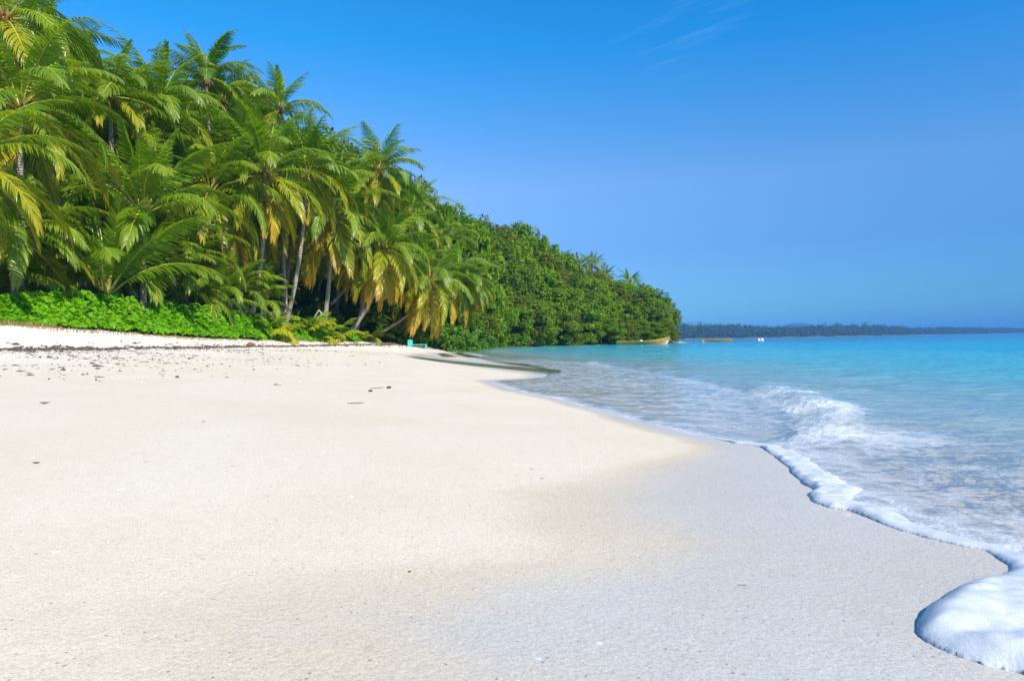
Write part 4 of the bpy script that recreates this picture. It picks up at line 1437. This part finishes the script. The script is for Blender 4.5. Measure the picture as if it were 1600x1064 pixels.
def on_boat(name, label, cat, b, lx, lz, build):
    mb = MB(); build(mb)
    mat = mb.mat
    o = obj(name, mb.mesh(name, [mat], True), None, b.matrix_basis @ Vector((lx, 0, lz)))
    return tag(o, label, cat)


def bag(mb):
    mb.mat = M['float']
    mb.tube([(-.26, 0, .06), (-.18, 0, .18), (0, 0, .22), (.18, 0, .17), (.26, 0, .05)], [.08, .17, .2, .16, .06], 8)


def gear(mb):
    mb.mat = M['crate']
    mb.box((0, 0, .2), (.5, .4, .42)); mb.tube([(-.15, 0, .4), (-.1, .02, .62), (.05, 0, .70)], [.07, .06, .04], 7)


def can(mb):
    mb.mat = M['crate']
    mb.tube([(0, 0, 0), (0, 0, .42), (0, 0, .46), (0, 0, .54)], [.16, .16, .06, .05], 10)


bpy.context.view_layer.update()
on_boat('sack', 'small white bundle lying amidships in the moored yellow longboat', 'bundle', b1, -.1, .38, bag)
on_boat('gear_box', 'dark box of gear in the stern half of the moored yellow longboat', 'box', b1, -1.6, .25, gear)
on_boat('fuel_can', 'dark can near the stern of the moored yellow longboat', 'can', b1, -2.9, .30, can)

# mooring line from the bow to the trees
mb = MB()
bow = b1.matrix_basis @ Vector((L1 * .5 + .3, 0, 1.12))
e = P(1057, 534.5, 130)
mb.tube([bow, bow.lerp(e, .5) + Vector((0, 0, -.35)), e], .035, 6)
tag(obj('mooring_line', mb.mesh('mooring_line', [M['rope']], True)), 'pale mooring line running from the raised bow down to the point', 'rope')


def float_mesh():
    mb = MB(); n, m = 14, 9; vs = []; fs = []
    for i in range(m + 1):
        a = PI * i / m
        for k in range(n):
            vs.append((.42 * math.sin(a) * math.cos(2 * PI * k / n), .42 * math.sin(a) * math.sin(2 * PI * k / n), .14 - .42 * math.cos(a)))
    for i in range(m):
        for k in range(n):
            fs.append((i * n + k, i * n + (k + 1) % n, (i + 1) * n + (k + 1) % n, (i + 1) * n + k))
    mb.add(vs, fs)
    mb.tube([(0, 0, .5), (0, 0, .66), (.05, 0, .7)], [.05, .045, .04], 6)
    return mb.mesh('mooring_float', [M['float']], True)


fm = float_mesh()
for px, lb in ((1185.5, 'round white mooring float, smaller half of the pair on the open water'), (1190.5, 'round white mooring float closer to the open sea, larger of the pair')):
    p = P(px, 533, 190)
    o = obj('mooring_float', fm, None, (p.x, 190, 0)); o.scale = (1.0 if px < 1188 else 1.2,) * 3
    tag(o, lb, 'float', 'pair of white mooring floats')

# ------------------------------------------------------------------ white posts and the dark shelter in the grove
M['white_paint'] = mat_plain('white_paint', (.78, .77, .74), (.70, .69, .66), 8, .6, .1)
M['tarp'] = mat_plain('dark_tarp', (.02, .025, .045), (.035, .04, .06), 3, .6, .2)


def white_post(px, d, top, label, bar=True):
    d = push(px, d, .8); p = P(px, 500, d); z = land1(p.x, d); h = P(px, top, d).z - z
    root = empty('white_post', (p.x, d, z), label, 'post', 'white posts at the grove edge')
    mb = MB(); mb.box((0, 0, h / 2), (.09, .09, h)); obj('post', mb.mesh('post', [M['white_paint']]), root)
    if bar:
        mb = MB(); mb.box((0.02, 0, h + .03), (.42, .14, .055)); obj('cross_board', mb.mesh('cross_board', [M['white_paint']]), root)


white_post(424, 38.5, 488, 'white post with a short cross board at the end of the vine bank')
for i, (px, lb) in enumerate(((153, 'short white stake in the deep shade below the huge feathery young palm'), (165, 'white stake in the shade, middle of three in a row behind the vines'), (178, 'white stake nearest to the arching yellow-green frond'))):
    white_post(px, 31, 461, lb, False)


def shelter():
    d = push(501, 46.0, .9); p = P(501, 495, d); z = land1(p.x, d)
    root = empty('tent', (p.x, d, z), 'small dark pitched tarp tent with white edging under the mop-headed palm', 'tent')
    zt = P(501, 485, d).z - z; ze = P(501, 494, d).z - z
    vs = []
    for yy in (-.35, 1.0):
        vs += [(-.30, yy, ze - .05), (0, yy, zt), (.3, yy, ze - .05), (.25, yy, 0), (-.25, yy, 0)]
    fs = [(0, 1, 2, 3, 4), (9, 8, 7, 6, 5)] + [(i, 5 + i, 5 + (i + 1) % 5, (i + 1) % 5) for i in range(5)]
    mb = MB(); mb.add(vs, fs); obj('tarp', mb.mesh('tarp', [M['tarp']]), root)
    for sx in (-1, 1):
        mb = MB(); mb.tube([(0.0, -.39, zt + .01), (sx * .30, -.39, ze - .03)], .028, 6); obj('edging', mb.mesh('edging', [M['white_paint']]), root)


shelter()

# ------------------------------------------------------------------ far shore across the bay
M['far_leaf'] = mat_leaf('far_wood_leaf', (.030, .062, .018), (.060, .090, .026), (.10, .11, .05), .7, .1, .012, .2)
M['far_sand'] = mat_plain('far_shore_ground', (.10, .105, .07), (.17, .16, .11), .02, .9, .0)
far_line = [(-500, 1150), (0, 1180), (260, 1250), (420, 1330), (640, 1480), (900, 1700), (1250, 2050), (1750, 2550), (2300, 3050), (3000, 3600)]


def far_shore():
    V = []; F = []
    pts = np.array(far_line, float)
    t = np.linspace(0, len(pts) - 1, 160); xx = np.interp(t, range(len(pts)), pts[:, 0]); yy = np.interp(t, range(len(pts)), pts[:, 1])
    for k in range(160):
        j = 12 * math.sin(k * .9) + 8 * math.sin(k * 2.3)
        for dd, zz_ in ((0, -1.0), (10, .4), (35, 2.5), (120, 5), (700, 9)):
            V.append((xx[k] - .45 * (dd + j), yy[k] + .9 * (dd + j), zz_))
    for k in range(159):
        for c in range(4):
            F.append((k * 5 + c, (k + 1) * 5 + c, (k + 1) * 5 + c + 1, k * 5 + c + 1))
    tag(obj('far_shore', np_mesh('far_shore', V, F, [M['far_sand']])), 'low pale strip of land across the bay', 'shore', kind='structure')
    g = np.random.default_rng(77)
    cs = []; rd = []
    for k in range(3300):
        u = g.uniform(0, len(pts) - 1.01)
        x0 = np.interp(u, range(len(pts)), pts[:, 0]); y0 = np.interp(u, range(len(pts)), pts[:, 1])
        dd = 30 + 150 * g.random() ** 1.3
        x = x0 - .45 * dd; y_ = y0 + .9 * dd
        tall = 1 + .45 * float(fbm(x * .006, y_ * .006, 91, 3)) + (.22 if g.random() < .08 else 0)
        hgt = (8 + 17 * min(1, dd / 90)) * tall * (.75 + .25 * g.random())
        rr = g.uniform(4.0, 8.5)
        if x0 < 420: hgt *= 1.1
        for q in range(3):
            cs.append((x + g.normal() * rr * .6, y_ + g.normal() * 3, hgt * (1 - .3 * q) + g.normal() * 1.0)); rd.append(rr * (1 + .15 * q))
    v, qd = leaf_cloud(cs, rd, 20, 4.2, 5, .75)
    tag(obj('far_woods', np_mesh('far_woods', v, qd, [M['far_leaf']], smooth=False)), 'long wooded shore across the bay fading blue in the haze', 'woods', kind='stuff')


far_shore()


def hill():
    n = 60; c = P(1246, 506, 4300)
    V = []; F = []
    for i in range(n + 1):
        for j in range(n + 1):
            u = (i / n - .5) * 2; w = (j / n - .5) * 2
            x = c.x * 4500 / 4300 + u * 900; y_ = 4500 + w * 700
            hgt = (c.z - 14) * math.exp(-((u * 6.5) ** 2)) * math.exp(-(w * 2.0) ** 2) + 30 * math.exp(-((u * 1.5 + .3) ** 2)) * math.exp(-(w * 2) ** 2)
            V.append((x, y_, hgt - 3 + 3 * float(fbm(x * .01, y_ * .01, 95, 3)) * (hgt > 8)))
    for i in range(n):
        for j in range(n):
            F.append((i * (n + 1) + j, (i + 1) * (n + 1) + j, (i + 1) * (n + 1) + j + 1, i * (n + 1) + j + 1))
    tag(obj('hill', np_mesh('hill', V, F, [M['far_leaf']])), 'rounded blue hill far behind the opposite shore', 'hill', kind='structure')


hill()

# ------------------------------------------------------------------ haze
HAZE_DENS = 0.00022


def haze():
    me = bpy.data.meshes.new('haze')
    mb = MB()
    x0, x1, y0, y1, z0, z1 = -9500, 9500, -9500, 9500, -4.8, 150
    vs = [(x0, y0, z0), (x1, y0, z0), (x1, y1, z0), (x0, y1, z0), (x0, y0, z1), (x1, y0, z1), (x1, y1, z1), (x0, y1, z1)]
    fs = [(3, 2, 1, 0), (4, 5, 6, 7), (0, 1, 5, 4), (1, 2, 6, 5), (2, 3, 7, 6), (3, 0, 4, 7)]
    me.from_pydata(vs, [], fs)
    t = NT('haze_air')
    v = t.n('ShaderNodeVolumePrincipled')
    v.inputs['Color'].default_value = (.16, .50, 1.0, 1)
    v.inputs['Density'].default_value = HAZE_DENS
    v.inputs['Anisotropy'].default_value = -.35
    t.t.links.new(v.outputs[0], t.out.inputs['Volume'])
    me.materials.append(t.mat)
    tag(obj('haze', me), 'thin blue sea haze over the bay', 'haze', kind='stuff')


haze()

# ------------------------------------------------------------------ sky and sun
SUN_EL = R(41)
SUN_AZ = math.atan2(.66, -.75)        # compass angle from +Y towards +X: over the right shoulder
S = Vector((math.cos(SUN_EL) * math.sin(SUN_AZ), math.cos(SUN_EL) * math.cos(SUN_AZ), math.sin(SUN_EL)))
sun = bpy.data.lights.new('sun', 'SUN')
sun.energy = 5.0; sun.angle = R(.53); sun.color = (1.0, .91, .77)
so = bpy.data.objects.new('sun', sun); col.objects.link(so)
so.rotation_euler = (-S).to_track_quat('-Z', 'Y').to_euler()
so.location = S * 60

w = bpy.data.worlds.new("World"); sc.world = w; w.use_nodes = True
nt = w.node_tree; nt.nodes.clear()
N_ = nt.nodes.new
out = N_('ShaderNodeOutputWorld'); bg = N_('ShaderNodeBackground'); skt = N_('ShaderNodeTexSky')
skt.sky_type = 'NISHITA'; skt.sun_disc = False
skt.sun_elevation = SUN_EL; skt.sun_rotation = SUN_AZ
skt.air_density = 1.0; skt.dust_density = .25; skt.ozone_density = 2.2; skt.altitude = 0
hs = N_('ShaderNodeHueSaturation'); hs.inputs['Saturation'].default_value = 1.0; hs.inputs['Value'].default_value = 1.0
nt.links.new(skt.outputs[0], hs.inputs['Color'])
# faint streaks of cirrus, laid on a plane high overhead
tc = N_('ShaderNodeTexCoord'); sp = N_('ShaderNodeSeparateXYZ'); nt.links.new(tc.outputs['Generated'], sp.inputs[0])


def wm(op, a, b=None, clamp=False):
    n_ = N_('ShaderNodeMath'); n_.operation = op; n_.use_clamp = clamp
    for i, v_ in enumerate((a, b)):
        if v_ is None: continue
        if isinstance(v_, (int, float)): n_.inputs[i].default_value = v_
        else: nt.links.new(v_, n_.inputs[i])
    return n_.outputs[0]


# a deep tropical blue overhead, a clear one over the sea: the sky's own colour by height
tr_ = N_('ShaderNodeValToRGB'); nt.links.new(sp.outputs[2], tr_.inputs[0])
el_ = tr_.color_ramp.elements
el_.new(.22); el_.new(.4); el_.new(.6)
for k_, (p_, c_) in enumerate(((0.0, (.22, .47, .72)), (.13, (.36, .52, .79)), (.22, (.58, .72, .93)), (.40, (.10, .82, 1.24)), (.6, (.10, .80, 1.2)))):
    e_ = el_[k_] if k_ < len(el_) else el_.new(p_)
    e_.position = p_; e_.color = (*c_, 1)
tint = N_('ShaderNodeMix'); tint.data_type = 'RGBA'; tint.blend_type = 'MULTIPLY'; tint.inputs[0].default_value = 1
side = N_('ShaderNodeMix'); side.data_type = 'RGBA'; side.blend_type = 'MULTIPLY'
nt.links.new(wm('MULTIPLY', wm('ADD', sp.outputs[0], .25), 1.1, True), side.inputs[0]); nt.links.new(hs.outputs[0], side.inputs[6]); side.inputs[7].default_value = (.55, .84, .94, 1)
nt.links.new(side.outputs[2], tint.inputs[6]); nt.links.new(tr_.outputs[0], tint.inputs[7])
zc = wm('MAXIMUM', sp.outputs[2], .02)
cx = wm('DIVIDE', sp.outputs[0], zc); cy = wm('DIVIDE', sp.outputs[1], zc)
cb = N_('ShaderNodeCombineXYZ'); nt.links.new(cx, cb.inputs[0]); nt.links.new(cy, cb.inputs[1])
mp = N_('ShaderNodeMapping'); mp.inputs['Scale'].default_value = (1.1, 7.0, 1)
mr = N_('ShaderNodeVectorRotate'); mr.rotation_type = 'Z_AXIS'; mr.inputs['Angle'].default_value = R(45)
nt.links.new(cb.outputs[0], mr.inputs['Vector']); nt.links.new(mr.outputs[0], mp.inputs[0])
nz = N_('ShaderNodeTexNoise'); nz.inputs['Scale'].default_value = 1.5; nz.inputs['Detail'].default_value = 7; nz.inputs['Roughness'].default_value = .62; nz.inputs['Distortion'].default_value = .35
nt.links.new(mp.outputs[0], nz.inputs['Vector'])
gx = wm('MULTIPLY', wm('SUBTRACT', cx, .58), 3.6); gy = wm('MULTIPLY', wm('SUBTRACT', cy, 2.2), 1.9)
gm = wm('SUBTRACT', 1.0, wm('ADD', wm('MULTIPLY', gx, gx), wm('MULTIPLY', gy, gy)), True)
cl = wm('MULTIPLY', wm('SUBTRACT', nz.outputs[0], .52), 2.6, True)
cl = wm('MULTIPLY', cl, gm)
cl = wm('MULTIPLY', cl, wm('MULTIPLY', wm('SUBTRACT', sp.outputs[2], .16), 5.0, True))
mixc = N_('ShaderNodeMix'); mixc.data_type = 'RGBA'
nt.links.new(wm('MULTIPLY', cl, .085), mixc.inputs[0]); nt.links.new(tint.outputs[2], mixc.inputs[6]); mixc.inputs[7].default_value = (7.0, 8.0, 9.5, 1)
nt.links.new(mixc.outputs[2], bg.inputs[0])
bg.inputs[1].default_value = .15
nt.links.new(bg.outputs[0], out.inputs[0])

# ------------------------------------------------------------------ render settings
sc.view_settings.view_transform = 'Standard'
sc.view_settings.look = 'None'
sc.view_settings.exposure = 0.35
sc.view_settings.gamma = 1.0
sc.cycles.use_denoising = True
sc.cycles.max_bounces = 7
sc.cycles.diffuse_bounces = 3
sc.cycles.glossy_bounces = 3
sc.cycles.transmission_bounces = 3
sc.cycles.transparent_max_bounces = 8
sc.cycles.volume_bounces = 0
sc.cycles.use_adaptive_sampling = True
sc.cycles.adaptive_threshold = .015
sc.cycles.sample_clamp_indirect = 6.0
